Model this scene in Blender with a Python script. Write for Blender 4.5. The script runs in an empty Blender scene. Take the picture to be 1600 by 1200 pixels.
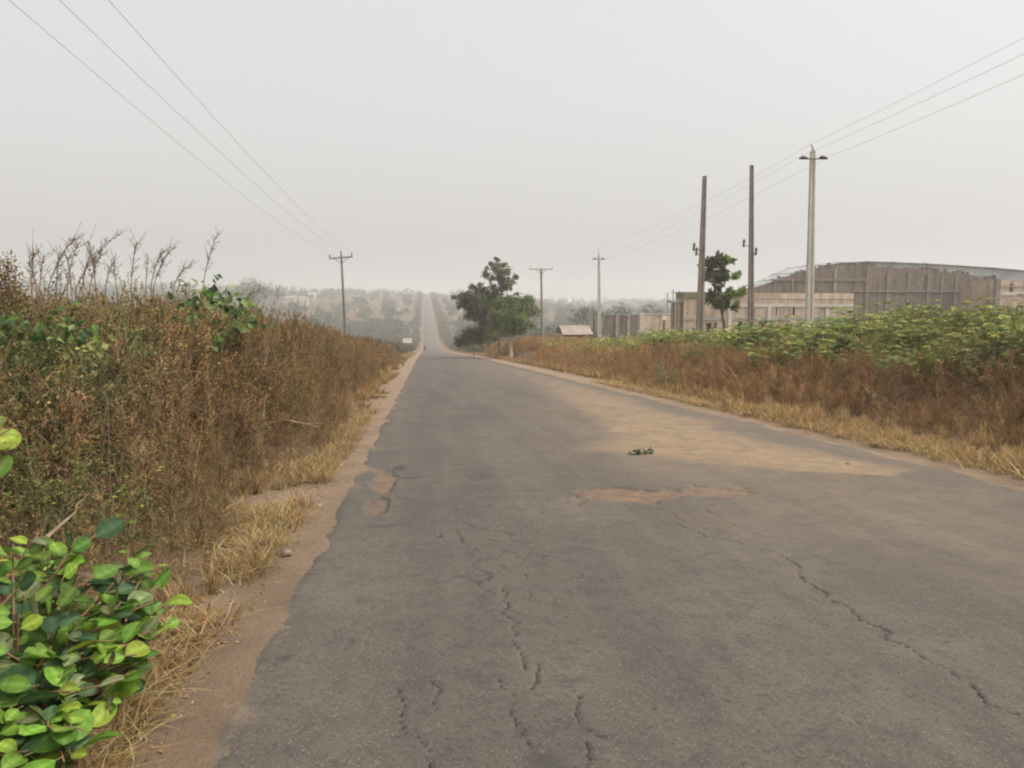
import bpy, math, random
import numpy as np
from mathutils import Vector, Matrix

# ------------------------------------------------------------------ camera, sky, sun, exposure
sc = bpy.context.scene
F = 1209.0                      # focal length in pixels of the 1600 px wide photograph
CAM_H, PITCH, YAW, GRADE = 1.53, 6.15, 6.45, 0.0555
cd = bpy.data.cameras.new("camera")
cd.sensor_width = 36.0
cd.lens = F / 1600 * 36.0
cd.clip_start, cd.clip_end = 0.05, 9000
cam = bpy.data.objects.new("camera", cd)
sc.collection.objects.link(cam)
cam.location = (0, 0, CAM_H)
cam.rotation_euler = (math.radians(90 - PITCH), 0, math.radians(-YAW))
sc.camera = cam

SUN_EL, SUN_AZ = math.radians(50), math.radians(106)      # azimuth clockwise from the road's direction (+Y)
world = bpy.data.worlds.new("World")
sc.world = world
world.use_nodes = True
wn, wl = world.node_tree.nodes, world.node_tree.links
wn.clear()
w_out = wn.new("ShaderNodeOutputWorld")
w_bg = wn.new("ShaderNodeBackground")
w_sky = wn.new("ShaderNodeTexSky")
w_sky.sky_type = 'NISHITA'
w_sky.sun_disc = False
w_sky.sun_elevation, w_sky.sun_rotation = SUN_EL, SUN_AZ
w_sky.air_density, w_sky.dust_density, w_sky.ozone_density = 1.0, 10.0, 1.0
w_hsv = wn.new("ShaderNodeHueSaturation")
w_hsv.inputs["Saturation"].default_value = 0.12
w_mix = wn.new("ShaderNodeMix"); w_mix.data_type = 'RGBA'
w_mix.inputs[0].default_value = 0.44                      # an even veil of dust in front of the clear sky
w_mix.inputs[7].default_value = (8.65, 8.5, 8.35, 1)
wl.new(w_sky.outputs[0], w_hsv.inputs["Color"])
wl.new(w_hsv.outputs[0], w_mix.inputs[6])
wl.new(w_mix.outputs[2], w_bg.inputs[0])
w_bg.inputs[1].default_value = 0.15
wl.new(w_bg.outputs[0], w_out.inputs[0])

sd = bpy.data.lights.new("sun", 'SUN')
sd.energy = 2.8
sd.angle = math.radians(18)
sd.color = (1.0, 0.945, 0.87)
sun = bpy.data.objects.new("sun", sd)
sc.collection.objects.link(sun)
sdir = Vector((math.sin(SUN_AZ) * math.cos(SUN_EL), math.cos(SUN_AZ) * math.cos(SUN_EL), math.sin(SUN_EL)))
sun.rotation_euler = sdir.to_track_quat('Z', 'Y').to_euler()

sc.view_settings.view_transform = 'Standard'
sc.view_settings.look = 'None'
sc.view_settings.exposure = 0.0
sc.view_settings.gamma = 1.0
sc.render.engine = 'CYCLES'
cy = sc.cycles
cy.use_denoising = True
cy.max_bounces, cy.diffuse_bounces, cy.glossy_bounces, cy.transmission_bounces, cy.volume_bounces = 6, 3, 2, 3, 1
cy.filter_width = 2.1

# ------------------------------------------------------------------ helpers
rng = np.random.default_rng(7)
M_cam = np.array(cam.rotation_euler.to_matrix())


def ray(px, py):
    return M_cam @ np.array([(px - 800) / F, -(py - 600) / F, -1.0])


def at(px, py, Y):
    """World point seen at that pixel of the photograph, Y metres down the road."""
    d = ray(px, py)
    return np.array([0, 0, CAM_H]) + d * (Y / d[1])


def gp(px, py):
    """Point of the (straight, sloping) near road seen at that pixel."""
    d = ray(px, py)
    t = -CAM_H / (d[2] + GRADE * d[1])
    return (d * t)[:2]


def _hash(ix, iy, seed):
    h = (ix.astype(np.int64) * 374761393 + iy.astype(np.int64) * 668265263 + seed * 1274126177) & 0x7fffffff
    h = ((h ^ (h >> 13)) * 1103515245) & 0x7fffffff
    h = ((h ^ (h >> 15)) * 12345677) & 0x7fffffff
    return ((h ^ (h >> 11)) & 0xffffff) / float(0xffffff)


def vnoise(x, y, seed=0):
    x = np.asarray(x, float); y = np.asarray(y, float)
    ix, iy = np.floor(x), np.floor(y)
    fx, fy = x - ix, y - iy
    fx, fy = fx * fx * (3 - 2 * fx), fy * fy * (3 - 2 * fy)
    a, b = _hash(ix, iy, seed), _hash(ix + 1, iy, seed)
    c, d = _hash(ix, iy + 1, seed), _hash(ix + 1, iy + 1, seed)
    return (a * (1 - fx) + b * fx) * (1 - fy) + (c * (1 - fx) + d * fx) * fy


def fbm(x, y, seed=0, octaves=4):
    s, amp, tot = 0.0, 1.0, 0.0
    for o in range(octaves):
        s = s + amp * vnoise(np.asarray(x) * 2 ** o + 17.3 * o, np.asarray(y) * 2 ** o - 9.1 * o, seed + o)
        tot += amp; amp *= 0.5
    return s / tot


def sstep(a, b, x):
    t = np.clip((np.asarray(x, float) - a) / (b - a), 0, 1)
    return t * t * (3 - 2 * t)


def worley_edge(x, y, seed=0):
    """Distance to the border between cells (F2 - F1)."""
    ix, iy = np.floor(x), np.floor(y)
    f1 = np.full(np.shape(x), 9.0); f2 = np.full(np.shape(x), 9.0)
    for dx in (-1, 0, 1):
        for dy in (-1, 0, 1):
            cx, cyy = ix + dx, iy + dy
            d = np.hypot(cx + _hash(cx, cyy, seed) - x, cyy + _hash(cx, cyy, seed + 91) - y)
            n1 = np.minimum(f1, d)
            f2 = np.minimum(np.maximum(f1, d), f2)
            f1 = n1
    return f2 - f1


def link(o, parent=None):
    sc.collection.objects.link(o)
    if parent is not None:
        o.parent = parent
    return o


def tag(o, label=None, cat=None, group=None, kind=None):
    if label: o["label"] = label
    if cat: o["category"] = cat
    if group: o["group"] = group
    if kind: o["kind"] = kind
    return o


def thing(name, label, cat, loc=(0, 0, 0), group=None):
    o = bpy.data.objects.new(name, None)
    o.location = tuple(float(v) for v in loc)
    o.empty_display_size = 0.3
    link(o)
    return tag(o, label, cat, group)


class Acc:
    """Collects vertices, quads and tints; build() links them as ONE mesh object."""

    def __init__(self):
        self.v, self.q, self.m, self.c, self.n = [], [], [], [], 0

    def add(self, V, Q, col=(1, 1, 1), mat=0):
        V = np.asarray(V, float).reshape(-1, 3); Q = np.asarray(Q, np.int64).reshape(-1, 4)
        col = np.asarray(col, float)
        if col.ndim == 1: col = np.tile(col, (len(V), 1))
        self.v.append(V); self.q.append(Q + self.n); self.c.append(col)
        self.m.append(np.full(len(Q), mat) if np.isscalar(mat) else np.asarray(mat))
        self.n += len(V)
        return self

    def arrays(self):
        return (np.concatenate(self.v), np.concatenate(self.q), np.concatenate(self.c), np.concatenate(self.m))

    def build(self, name, mats, parent=None, smooth=False, origin=None):
        V, Q, C, Mi = self.arrays()
        if parent is not None and origin is None:
            origin = np.array(parent.location)
        o = mesh_from(name, V if origin is None else V - np.asarray(origin, float), Q, C, Mi, mats, smooth)
        if parent is None and origin is not None:
            o.location = tuple(float(t) for t in origin)
        return link(o, parent)


def mesh_from(name, V, Q, C, Mi, mats, smooth=False, attrs=None):
    me = bpy.data.meshes.new(name)
    me.vertices.add(len(V))
    me.vertices.foreach_set("co", np.ascontiguousarray(V, np.float32).ravel())
    # quads whose last two corners agree are triangles
    tri = Q[:, 2] == Q[:, 3]
    cnt = np.where(tri, 3, 4)
    loops = Q.ravel()[np.stack([np.ones(len(Q), bool)] * 3 + [~tri], 1).ravel()]
    me.loops.add(len(loops))
    me.loops.foreach_set("vertex_index", loops.astype(np.int32))
    me.polygons.add(len(Q))
    me.polygons.foreach_set("loop_start", np.concatenate([[0], np.cumsum(cnt)[:-1]]).astype(np.int32))
    me.polygons.foreach_set("material_index", np.asarray(Mi, np.int32))
    me.polygons.foreach_set("use_smooth", np.full(len(Q), smooth))
    if C is not None:
        a = me.attributes.new("tint", 'FLOAT_COLOR', 'POINT')
        a.data.foreach_set("color", np.concatenate([C, np.ones((len(C), 1))], 1).astype(np.float32).ravel())
    for k, vals in (attrs or {}).items():
        a = me.attributes.new(k, 'FLOAT', 'POINT')
        a.data.foreach_set("value", np.asarray(vals, np.float32).ravel())
    for m in (mats if isinstance(mats, (list, tuple)) else [mats]):
        me.materials.append(m)
    me.update(calc_edges=True)
    me.validate()
    return bpy.data.objects.new(name, me)


def frame_of(d):
    d = d / (np.linalg.norm(d) + 1e-9)
    a = np.array([0, 0, 1.0]) if abs(d[2]) < 0.9 else np.array([1.0, 0, 0])
    s = np.cross(d, a); s /= np.linalg.norm(s)
    return s, np.cross(s, d)


def tube(P, r, sides=4, cap=True):
    P = np.asarray(P, float); r = np.broadcast_to(np.asarray(r, float), (len(P),))
    V = []
    for i, p in enumerate(P):
        d = P[min(i + 1, len(P) - 1)] - P[max(i - 1, 0)]
        s, u = frame_of(d)
        if i == 0: s0 = s
        else:                                            # keep the ring from twisting
            s = s0 - d * np.dot(s0, d) / (np.dot(d, d) + 1e-12); s /= np.linalg.norm(s) + 1e-9
            u = np.cross(s, d / (np.linalg.norm(d) + 1e-9)); s0 = s
        a = np.arange(sides) / sides * 2 * np.pi
        V.append(p + r[i] * (np.cos(a)[:, None] * s + np.sin(a)[:, None] * u))
    V = np.concatenate(V); Q = []
    for i in range(len(P) - 1):
        for k in range(sides):
            k2 = (k + 1) % sides
            Q.append((i * sides + k, i * sides + k2, (i + 1) * sides + k2, (i + 1) * sides + k))
    if cap:
        for base in (0, (len(P) - 1) * sides):
            for k in range(1, sides - 1):
                Q.append((base, base + k, base + k + 1, base + k + 1))
    return V, np.array(Q)


def box(x0, x1, y0, y1, z0, z1):
    V = np.array([(x, y, z) for z in (z0, z1) for y in (y0, y1) for x in (x0, x1)], float)
    Q = np.array([(0, 2, 3, 1), (4, 5, 7, 6), (0, 1, 5, 4), (2, 6, 7, 3), (0, 4, 6, 2), (1, 3, 7, 5)])
    return V, Q


def leaves(P, D, N, L, W, fold=0.18, droop=0.1):
    """One folded kite per leaf, all at once."""
    n = len(P)
    D = D / (np.linalg.norm(D, axis=1, keepdims=True) + 1e-9)
    S = np.cross(D, N); S /= np.linalg.norm(S, axis=1, keepdims=True) + 1e-9
    U = np.cross(S, D)
    L = np.broadcast_to(L, (n,))[:, None]; W = np.broadcast_to(W, (n,))[:, None]
    V = np.empty((n, 4, 3))
    V[:, 0] = P
    V[:, 1] = P + D * L * 0.45 + S * W * 0.5 + U * W * fold
    V[:, 2] = P + D * L - U * L * droop
    V[:, 3] = P + D * L * 0.45 - S * W * 0.5 + U * W * fold
    return V.reshape(-1, 3), np.arange(n * 4).reshape(n, 4)


def rvec(n, r=rng):
    v = r.normal(size=(n, 3))
    return v / np.linalg.norm(v, axis=1, keepdims=True)


def scatter(acc, T, pos, scale, tint, tilt=0.12, mat_off=0, zscale=None):
    """Copies of a plant template, merged into one mesh (for growth nobody could count)."""
    V, Q, C, Mi = T
    m = len(pos)
    if m == 0: return
    a = rng.uniform(0, 2 * np.pi, m); ca, sa = np.cos(a), np.sin(a)
    sc_ = np.broadcast_to(scale, (m,))
    zs = sc_ if zscale is None else np.broadcast_to(zscale, (m,))
    X = (V[None, :, 0] * ca[:, None] - V[None, :, 1] * sa[:, None]) * sc_[:, None]
    Y = (V[None, :, 0] * sa[:, None] + V[None, :, 1] * ca[:, None]) * sc_[:, None]
    Zc = V[None, :, 2] * zs[:, None]
    tx, ty = rng.normal(0, tilt, m), rng.normal(0, tilt, m)
    X = X + Zc * tx[:, None]; Y = Y + Zc * ty[:, None]
    W = np.stack([X, Y, Zc], -1) + pos[:, None, :]
    QQ = Q[None] + (np.arange(m) * len(V))[:, None, None]
    CC = np.clip(C[None] * tint[:, None, :], 0, 1)
    acc.add(W.reshape(-1, 3), QQ.reshape(-1, 4), CC.reshape(-1, 3), np.tile(Mi + mat_off, m))


# ------------------------------------------------------------------ materials
def new_mat(name):
    m = bpy.data.materials.new(name); m.use_nodes = True
    nt = m.node_tree; nt.nodes.clear()
    out = nt.nodes.new("ShaderNodeOutputMaterial")
    b = nt.nodes.new("ShaderNodeBsdfPrincipled")
    nt.links.new(b.outputs[0], out.inputs[0])
    return m, nt, b, out


def nd(nt, t, **kw):
    n = nt.nodes.new(t)
    for k, v in kw.items():
        if k in n.inputs: n.inputs[k].default_value = v
        else: setattr(n, k, v)
    return n


def mixc(nt, fac, a, b, blend='MIX'):
    n = nt.nodes.new("ShaderNodeMix"); n.data_type = 'RGBA'; n.blend_type = blend
    for sock, v in ((n.inputs[0], fac), (n.inputs[6], a), (n.inputs[7], b)):
        if isinstance(v, (int, float)): sock.default_value = v
        elif isinstance(v, (tuple, list)): sock.default_value = tuple(v) + ((1,) if len(v) == 3 else ())
        else: nt.links.new(v, sock)
    return n.outputs[2]


def ramp(nt, src, lo, hi):
    n = nt.nodes.new("ShaderNodeMapRange"); n.interpolation_type = 'SMOOTHSTEP'
    n.inputs[1].default_value, n.inputs[2].default_value = lo, hi
    nt.links.new(src, n.inputs[0])
    return n.outputs[0]


def noise(nt, scale, detail=6, rough=0.6, coord=None):
    n = nd(nt, "ShaderNodeTexNoise", Scale=scale, Detail=detail, Roughness=rough)
    if coord is None:
        coord = nt.nodes.new("ShaderNodeTexCoord").outputs["Object"]
    nt.links.new(coord, n.inputs["Vector"])
    return n.outputs["Fac"]


def bump(nt, b, src, strength, dist):
    n = nd(nt, "ShaderNodeBump", Strength=strength, Distance=dist)
    nt.links.new(src, n.inputs["Height"])
    nt.links.new(n.outputs[0], b.inputs["Normal"])


def tint_mat(name, rough=0.65, translucent=0.0, spec=0.3, vary=0.25, vscale=9.0):
    m, nt, b, out = new_mat(name)
    a = nd(nt, "ShaderNodeAttribute", attribute_name="tint")
    f = noise(nt, vscale, 3)
    g = mixc(nt, f, (1 - vary,) * 3, (1 + vary,) * 3)
    col = mixc(nt, 1.0, a.outputs["Color"], g, 'MULTIPLY')
    nt.links.new(col, b.inputs["Base Color"])
    b.inputs["Roughness"].default_value = rough
    b.inputs["Specular IOR Level"].default_value = spec
    if translucent:
        t = nt.nodes.new("ShaderNodeBsdfTranslucent"); nt.links.new(col, t.inputs[0])
        mx = nd(nt, "ShaderNodeMixShader", Fac=translucent)
        nt.links.new(b.outputs[0], mx.inputs[1]); nt.links.new(t.outputs[0], mx.inputs[2])
        nt.links.new(mx.outputs[0], out.inputs[0])
    return m


def plain_mat(name, col, col2=None, scale=3.0, rough=0.8, spec=0.3, bump_s=0.0, bump_scale=40.0, metallic=0.0, lo=0.35, hi=0.65):
    m, nt, b, out = new_mat(name)
    if col2 is None: col2 = tuple(c * 0.75 for c in col)
    f = ramp(nt, noise(nt, scale, 8, 0.65), lo, hi)
    nt.links.new(mixc(nt, f, col, col2), b.inputs["Base Color"])
    b.inputs["Roughness"].default_value = rough
    b.inputs["Specular IOR Level"].default_value = spec
    b.inputs["Metallic"].default_value = metallic
    if bump_s: bump(nt, b, noise(nt, bump_scale, 6), bump_s, 0.02)
    return m


def block_mat(name, col, col2, mortar):
    m, nt, b, out = new_mat(name)
    tc = nt.nodes.new("ShaderNodeTexCoord")
    mp = nd(nt, "ShaderNodeMapping"); mp.inputs["Rotation"].default_value = (math.radians(90), 0, 0)
    nt.links.new(tc.outputs["Object"], mp.inputs[0])
    br = nd(nt, "ShaderNodeTexBrick", Scale=1.0)
    br.inputs["Brick Width"].default_value, br.inputs["Row Height"].default_value = 0.46, 0.235
    br.inputs["Mortar Size"].default_value = 0.014
    br.inputs["Color1"].default_value, br.inputs["Color2"].default_value = col + (1,), col2 + (1,)
    br.inputs["Mortar"].default_value = mortar + (1,)
    nt.links.new(mp.outputs[0], br.inputs[0])
    f = noise(nt, 0.55, 8, 0.7)
    ms = nd(nt, "ShaderNodeMapping"); ms.inputs["Scale"].default_value = (1.6, 1.6, 0.16)
    nt.links.new(tc.outputs["Object"], ms.inputs[0])
    st = ramp(nt, noise(nt, 1.1, 6, 0.7, ms.outputs[0]), 0.42, 0.68)      # rain streaks down the wall
    g = mixc(nt, 1.0, mixc(nt, f, (0.55, 0.55, 0.55), (1.4, 1.36, 1.3)), mixc(nt, st, (1.1, 1.1, 1.1), (0.68, 0.67, 0.66)), 'MULTIPLY')
    nt.links.new(mixc(nt, 1.0, br.outputs[0], g, 'MULTIPLY'), b.inputs["Base Color"])
    b.inputs["Roughness"].default_value = 0.92
    b.inputs["Specular IOR Level"].default_value = 0.15
    return m


M_leaf = tint_mat("leaf", 0.6, 0.28, 0.3)
M_gloss = tint_mat("glossy_leaf", 0.58, 0.32, 0.3, 0.38, 60)
M_stem = tint_mat("stem", 0.8, 0, 0.2)
M_dry = tint_mat("dry_leaf", 0.8, 0.22, 0.15)
M_bark = plain_mat("bark", (0.16, 0.12, 0.09), (0.07, 0.05, 0.035), 14, 0.9, 0.15, 0.6, 30)
M_palebark = plain_mat("pale_bark", (0.50, 0.43, 0.34), (0.33, 0.27, 0.20), 10, 0.9, 0.15, 0.4, 30)
M_concrete = plain_mat("concrete", (0.40, 0.38, 0.35), (0.27, 0.25, 0.225), 2.4, 0.9, 0.2, 0.3, 30)
M_palecon = plain_mat("pale_concrete", (0.62, 0.575, 0.52), (0.50, 0.455, 0.40), 1.6, 0.9, 0.2, 0.3, 30)
M_browncon = plain_mat("weathered_concrete", (0.31, 0.255, 0.22), (0.21, 0.165, 0.14), 2.2, 0.9, 0.2, 0.3, 30)
M_wood = plain_mat("pole_wood", (0.20, 0.16, 0.13), (0.12, 0.095, 0.078), 6, 0.9, 0.15, 0.5, 25)
M_iron = plain_mat("dull_steel", (0.16, 0.155, 0.15), (0.10, 0.085, 0.075), 20, 0.6, 0.4)
M_insul = plain_mat("brown_porcelain", (0.10, 0.07, 0.06), (0.06, 0.045, 0.04), 30, 0.35, 0.5)
M_wire = plain_mat("aluminium_wire", (0.20, 0.195, 0.19), (0.15, 0.145, 0.14), 30, 0.6, 0.4)
M_block = block_mat("sandcrete_block", (0.52, 0.425, 0.34), (0.46, 0.37, 0.295), (0.42, 0.34, 0.275))
M_blockdark = block_mat("dark_block", (0.235, 0.20, 0.172), (0.195, 0.162, 0.14), (0.215, 0.185, 0.16))  # darker tone of the blockwork, for one fence wall and the hall
M_blockpink = block_mat("plain_block", (0.64, 0.53, 0.43), (0.57, 0.465, 0.375), (0.53, 0.435, 0.355))
M_moss = plain_mat("mossy_slab", (0.24, 0.22, 0.14), (0.17, 0.155, 0.10), 1.5, 0.95, 0.1)
M_sheet = plain_mat("aged_roof_sheet", (0.50, 0.50, 0.485), (0.31, 0.31, 0.30), 0.5, 0.55, 0.4)
M_rust = plain_mat("rusty_roof_sheet", (0.37, 0.31, 0.255), (0.25, 0.19, 0.15), 0.8, 0.7, 0.3)
M_white = plain_mat("white_paint", (0.80, 0.78, 0.75), (0.66, 0.63, 0.59), 3, 0.6, 0.4)
M_cream = plain_mat("cream_paint", (0.68, 0.60, 0.50), (0.55, 0.47, 0.38), 1.5, 0.8, 0.3)
M_dark = plain_mat("dark_interior", (0.03, 0.027, 0.024), (0.02, 0.018, 0.016), 2, 0.95, 0.1)  # near-black for tyres and seat; behind openings it paints the shade inside
M_stone = plain_mat("stone", (0.25, 0.20, 0.16), (0.15, 0.115, 0.09), 9, 0.95, 0.1, 0.5, 20)

# ------------------------------------------------------------------ terrain
ROAD_L, ROAD_R = -0.86, 6.15
_yk = np.array([-400, 0, 100, 160, 235, 330, 400, 480, 600, 750, 1000, 1120, 1300, 3000])
_zk = np.array([22.2, 0, -5.55, -9.3, -13.6, -17.4, -17.3, -13.2, -6.8, -0.4, 10.0, 11.2, 6, -10])
_ys = np.arange(-400, 3000, 1.0)
_zs = np.interp(_ys, _yk, _zk)
_k = np.exp(-0.5 * (np.arange(-40, 41) / 13.0) ** 2); _k /= _k.sum()
_zsm = np.convolve(np.pad(_zs, 40, mode='edge'), _k, mode='valid')
_zs = np.where(_ys < 70, -GRADE * _ys, np.where(_ys > 100, _zsm, _zsm + (-GRADE * _ys - _zsm) * (100 - _ys) / 30))


def prof(y):
    return np.interp(y, _ys, _zs)


def Z(x, y):
    x = np.asarray(x, float); y = np.asarray(y, float)
    base = prof(y)
    far_r = np.interp(y, [0, 200, 330, 600, 1000, 1500, 3000], [0, -11.7, -17, -13, -8, -4, -3])
    w = sstep(25, 190, x) * sstep(150, 420, y)
    z = base * (1 - w) + far_r * w
    z = z + 7 * sstep(-60, -380, x) * sstep(260, 900, y)
    z = z + 0.32 * sstep(-1.5, -4.2, x) * sstep(0.2, 3, y)
    bank = (0.62 * sstep(8.6, 10.4, x) + 0.42 * sstep(10.0, 13, x)) * (1 - 0.55 * sstep(60, 110, y)) * (1 - sstep(150, 320, y))
    z = z + bank * (1 + 0.22 * (fbm(x * 0.35, y * 0.5, 5) - 0.5)) + 0.34 * (fbm(x * 1.1, y * 0.9, 6, 5) - 0.5) * sstep(8.2, 9.6, x) * sstep(14.5, 11.5, x) * (1 - sstep(40, 60, y))
    z = z + 0.42 * sstep(11.5, 16, x) * sstep(34, 19, y) * sstep(-30, 0, y)
    off = np.maximum(ROAD_L - x, x - ROAD_R)
    z = z + (fbm(x * 0.9, y * 0.9, 3) - 0.5) * 0.30 * sstep(0.9, 3.0, off)
    z = z + (fbm(x * 0.05, y * 0.05, 8) - 0.5) * 3.0 * sstep(30, 140, off)
    z = z + (fbm(x * 0.012, y * 0.012, 18) - 0.5) * 9.0 * sstep(60, 260, off) * sstep(200, 700, y)
    shoulder = -0.004 + 0.034 * (fbm(x * 3.1, y * 2.6, 11, 5) - 0.5) - 0.015 * sstep(0.2, 0.9, off) * (1 - sstep(0.9, 2.2, off))
    wr = sstep(-0.12, -0.45, off)                                     # 1 under the road
    z = z + shoulder * (1 - wr) * (1 - sstep(2, 6, off)) - 0.10 * wr
    return z


def axis(segs):
    out = [segs[0][0]]
    for a, b, n, g in segs:
        t = np.linspace(0, 1, n + 1)[1:]
        if g != 1: t = (np.power(g, t) - 1) / (g - 1)
        out += list(a + (b - a) * t)
    return np.array(out)


gx = axis([(-1600, -40, 60, 0.02), (-40, -6, 70, 0.2), (-6, -2, 36, 1), (-2, -0.5, 24, 1), (-0.5, 5.8, 14, 1),
           (5.8, 8.5, 34, 1), (8.5, 16, 60, 1), (16, 60, 80, 5), (60, 1600, 60, 40)])
gy = axis([(-150, 0, 30, 0.2), (0, 1.5, 6, 1), (1.5, 9, 80, 1), (9, 25, 90, 3), (25, 70, 80, 3), (70, 300, 110, 3), (300, 1300, 120, 2), (1300, 2250, 40, 2)])
GX, GY = np.meshgrid(gx, gy)
gz = Z(GX.ravel(), GY.ravel())
nx, ny = len(gx), len(gy)
idx = np.arange(nx * ny).reshape(ny, nx)
gq = np.stack([idx[:-1, :-1], idx[:-1, 1:], idx[1:, 1:], idx[1:, :-1]], -1).reshape(-1, 4)
goff = np.maximum(ROAD_L - GX, GX - ROAD_R).ravel()
xx, yy = GX.ravel(), GY.ravel()
edge_n = fbm(xx * 0.8, yy * 0.5, 21) - 0.5
litter = sstep(0.55, 1.5, goff + edge_n * 1.3)
litter *= np.where(xx > 3, sstep(0.3, 1.6, goff + edge_n), 1)
litter = np.maximum(litter, sstep(110, 260, yy) * sstep(0.1, 0.7, goff))
farg = sstep(40, 140, goff) * 0.8 + 0.2 * sstep(250, 500, yy)

m, nt, b, out = new_mat("earth")
pos_n = nt.nodes.new("ShaderNodeTexCoord").outputs["Object"]
al = nd(nt, "ShaderNodeAttribute", attribute_name="litter").outputs["Fac"]
af = nd(nt, "ShaderNodeAttribute", attribute_name="field").outputs["Fac"]
sand = mixc(nt, ramp(nt, noise(nt, 1.7, 8, 0.65), 0.35, 0.68), (0.335, 0.238, 0.160), (0.245, 0.176, 0.120))
sand = mixc(nt, ramp(nt, noise(nt, 9, 5, 0.7), 0.5, 0.75), sand, (0.39, 0.285, 0.19))
sand = mixc(nt, ramp(nt, noise(nt, 75, 3, 0.6), 0.58, 0.72), sand, (0.13, 0.09, 0.065))
lit = mixc(nt, ramp(nt, noise(nt, 6, 8, 0.75), 0.35, 0.65), (0.22, 0.14, 0.078), (0.11, 0.068, 0.040))
lit = mixc(nt, ramp(nt, noise(nt, 34, 4, 0.7), 0.55, 0.7), lit, (0.33, 0.22, 0.12))
fld = mixc(nt, ramp(nt, noise(nt, 0.03, 8, 0.7), 0.40, 0.60), (0.095, 0.075, 0.045), (0.055, 0.064, 0.030))
fld = mixc(nt, ramp(nt, noise(nt, 0.011, 3, 0.5), 0.55, 0.70), fld, (0.19, 0.125, 0.085))
c1 = mixc(nt, al, sand, lit)
nt.links.new(mixc(nt, af, c1, fld), b.inputs["Base Color"])
b.inputs["Roughness"].default_value = 0.95
b.inputs["Specular IOR Level"].default_value = 0.1
bump(nt, b, noise(nt, 30, 10, 0.75), 1.0, 0.05)
M_earth = m
ground = link(mesh_from("ground", np.stack([xx, yy, gz], 1), gq, None, np.zeros(len(gq)), M_earth, True,
                        {"litter": litter, "field": farg}))
tag(ground, "sandy brown earth, verges and fields around the road", None, None, "structure")

# ------------------------------------------------------------------ road
rx = axis([(0, 1, 560, 1)])
ry = [-40.0, -20, -8, -3, 0, 0.8, 1.4, 1.9]
while ry[-1] < 8: ry.append(ry[-1] + 0.0125)
while ry[-1] < 14: ry.append(ry[-1] + 0.03 + 0.01 * (ry[-1] - 8))
ry_near = np.array(ry)
CRACKS = [[(717, 830), (722, 841), (727, 851)], [(738, 884), (736, 900), (750, 903)], [(762, 903), (771, 912)],
          [(781, 917), (792, 947), (789, 959), (801, 971), (804, 1010), (811, 1019), (820, 1048)],
          [(839, 1041), (829, 1073), (834, 1092), (851, 1108)], [(914, 1087), (911, 1132), (939, 1160)],
          [(918, 1164), (916, 1215)], [(781, 1069), (799, 1094)], [(797, 1117), (811, 1138), (818, 1180)],
          [(627, 1076), (629, 1153)], [(669, 1059), (694, 1111)], [(727, 851), (733, 868), (738, 884)],
          [(1221, 876), (1247, 891), (1249, 906), (1285, 931), (1300, 947), (1330, 959), (1337, 977), (1382, 994),
           (1397, 1011), (1431, 1024), (1442, 1039), (1484, 1064), (1510, 1075), (1536, 1109), (1610, 1140), (1700, 1190)],
          [(1101, 796), (1125, 815), (1150, 827)], [(1050, 806), (1062, 826), (1100, 845), (1160, 855), (1221, 876)],
          [(655, 1150), (662, 1215)]]
CW = [6, 4, 5, 8, 5, 6, 7, 4, 5, 6, 4, 3, 7, 5, 4, 5]


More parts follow.
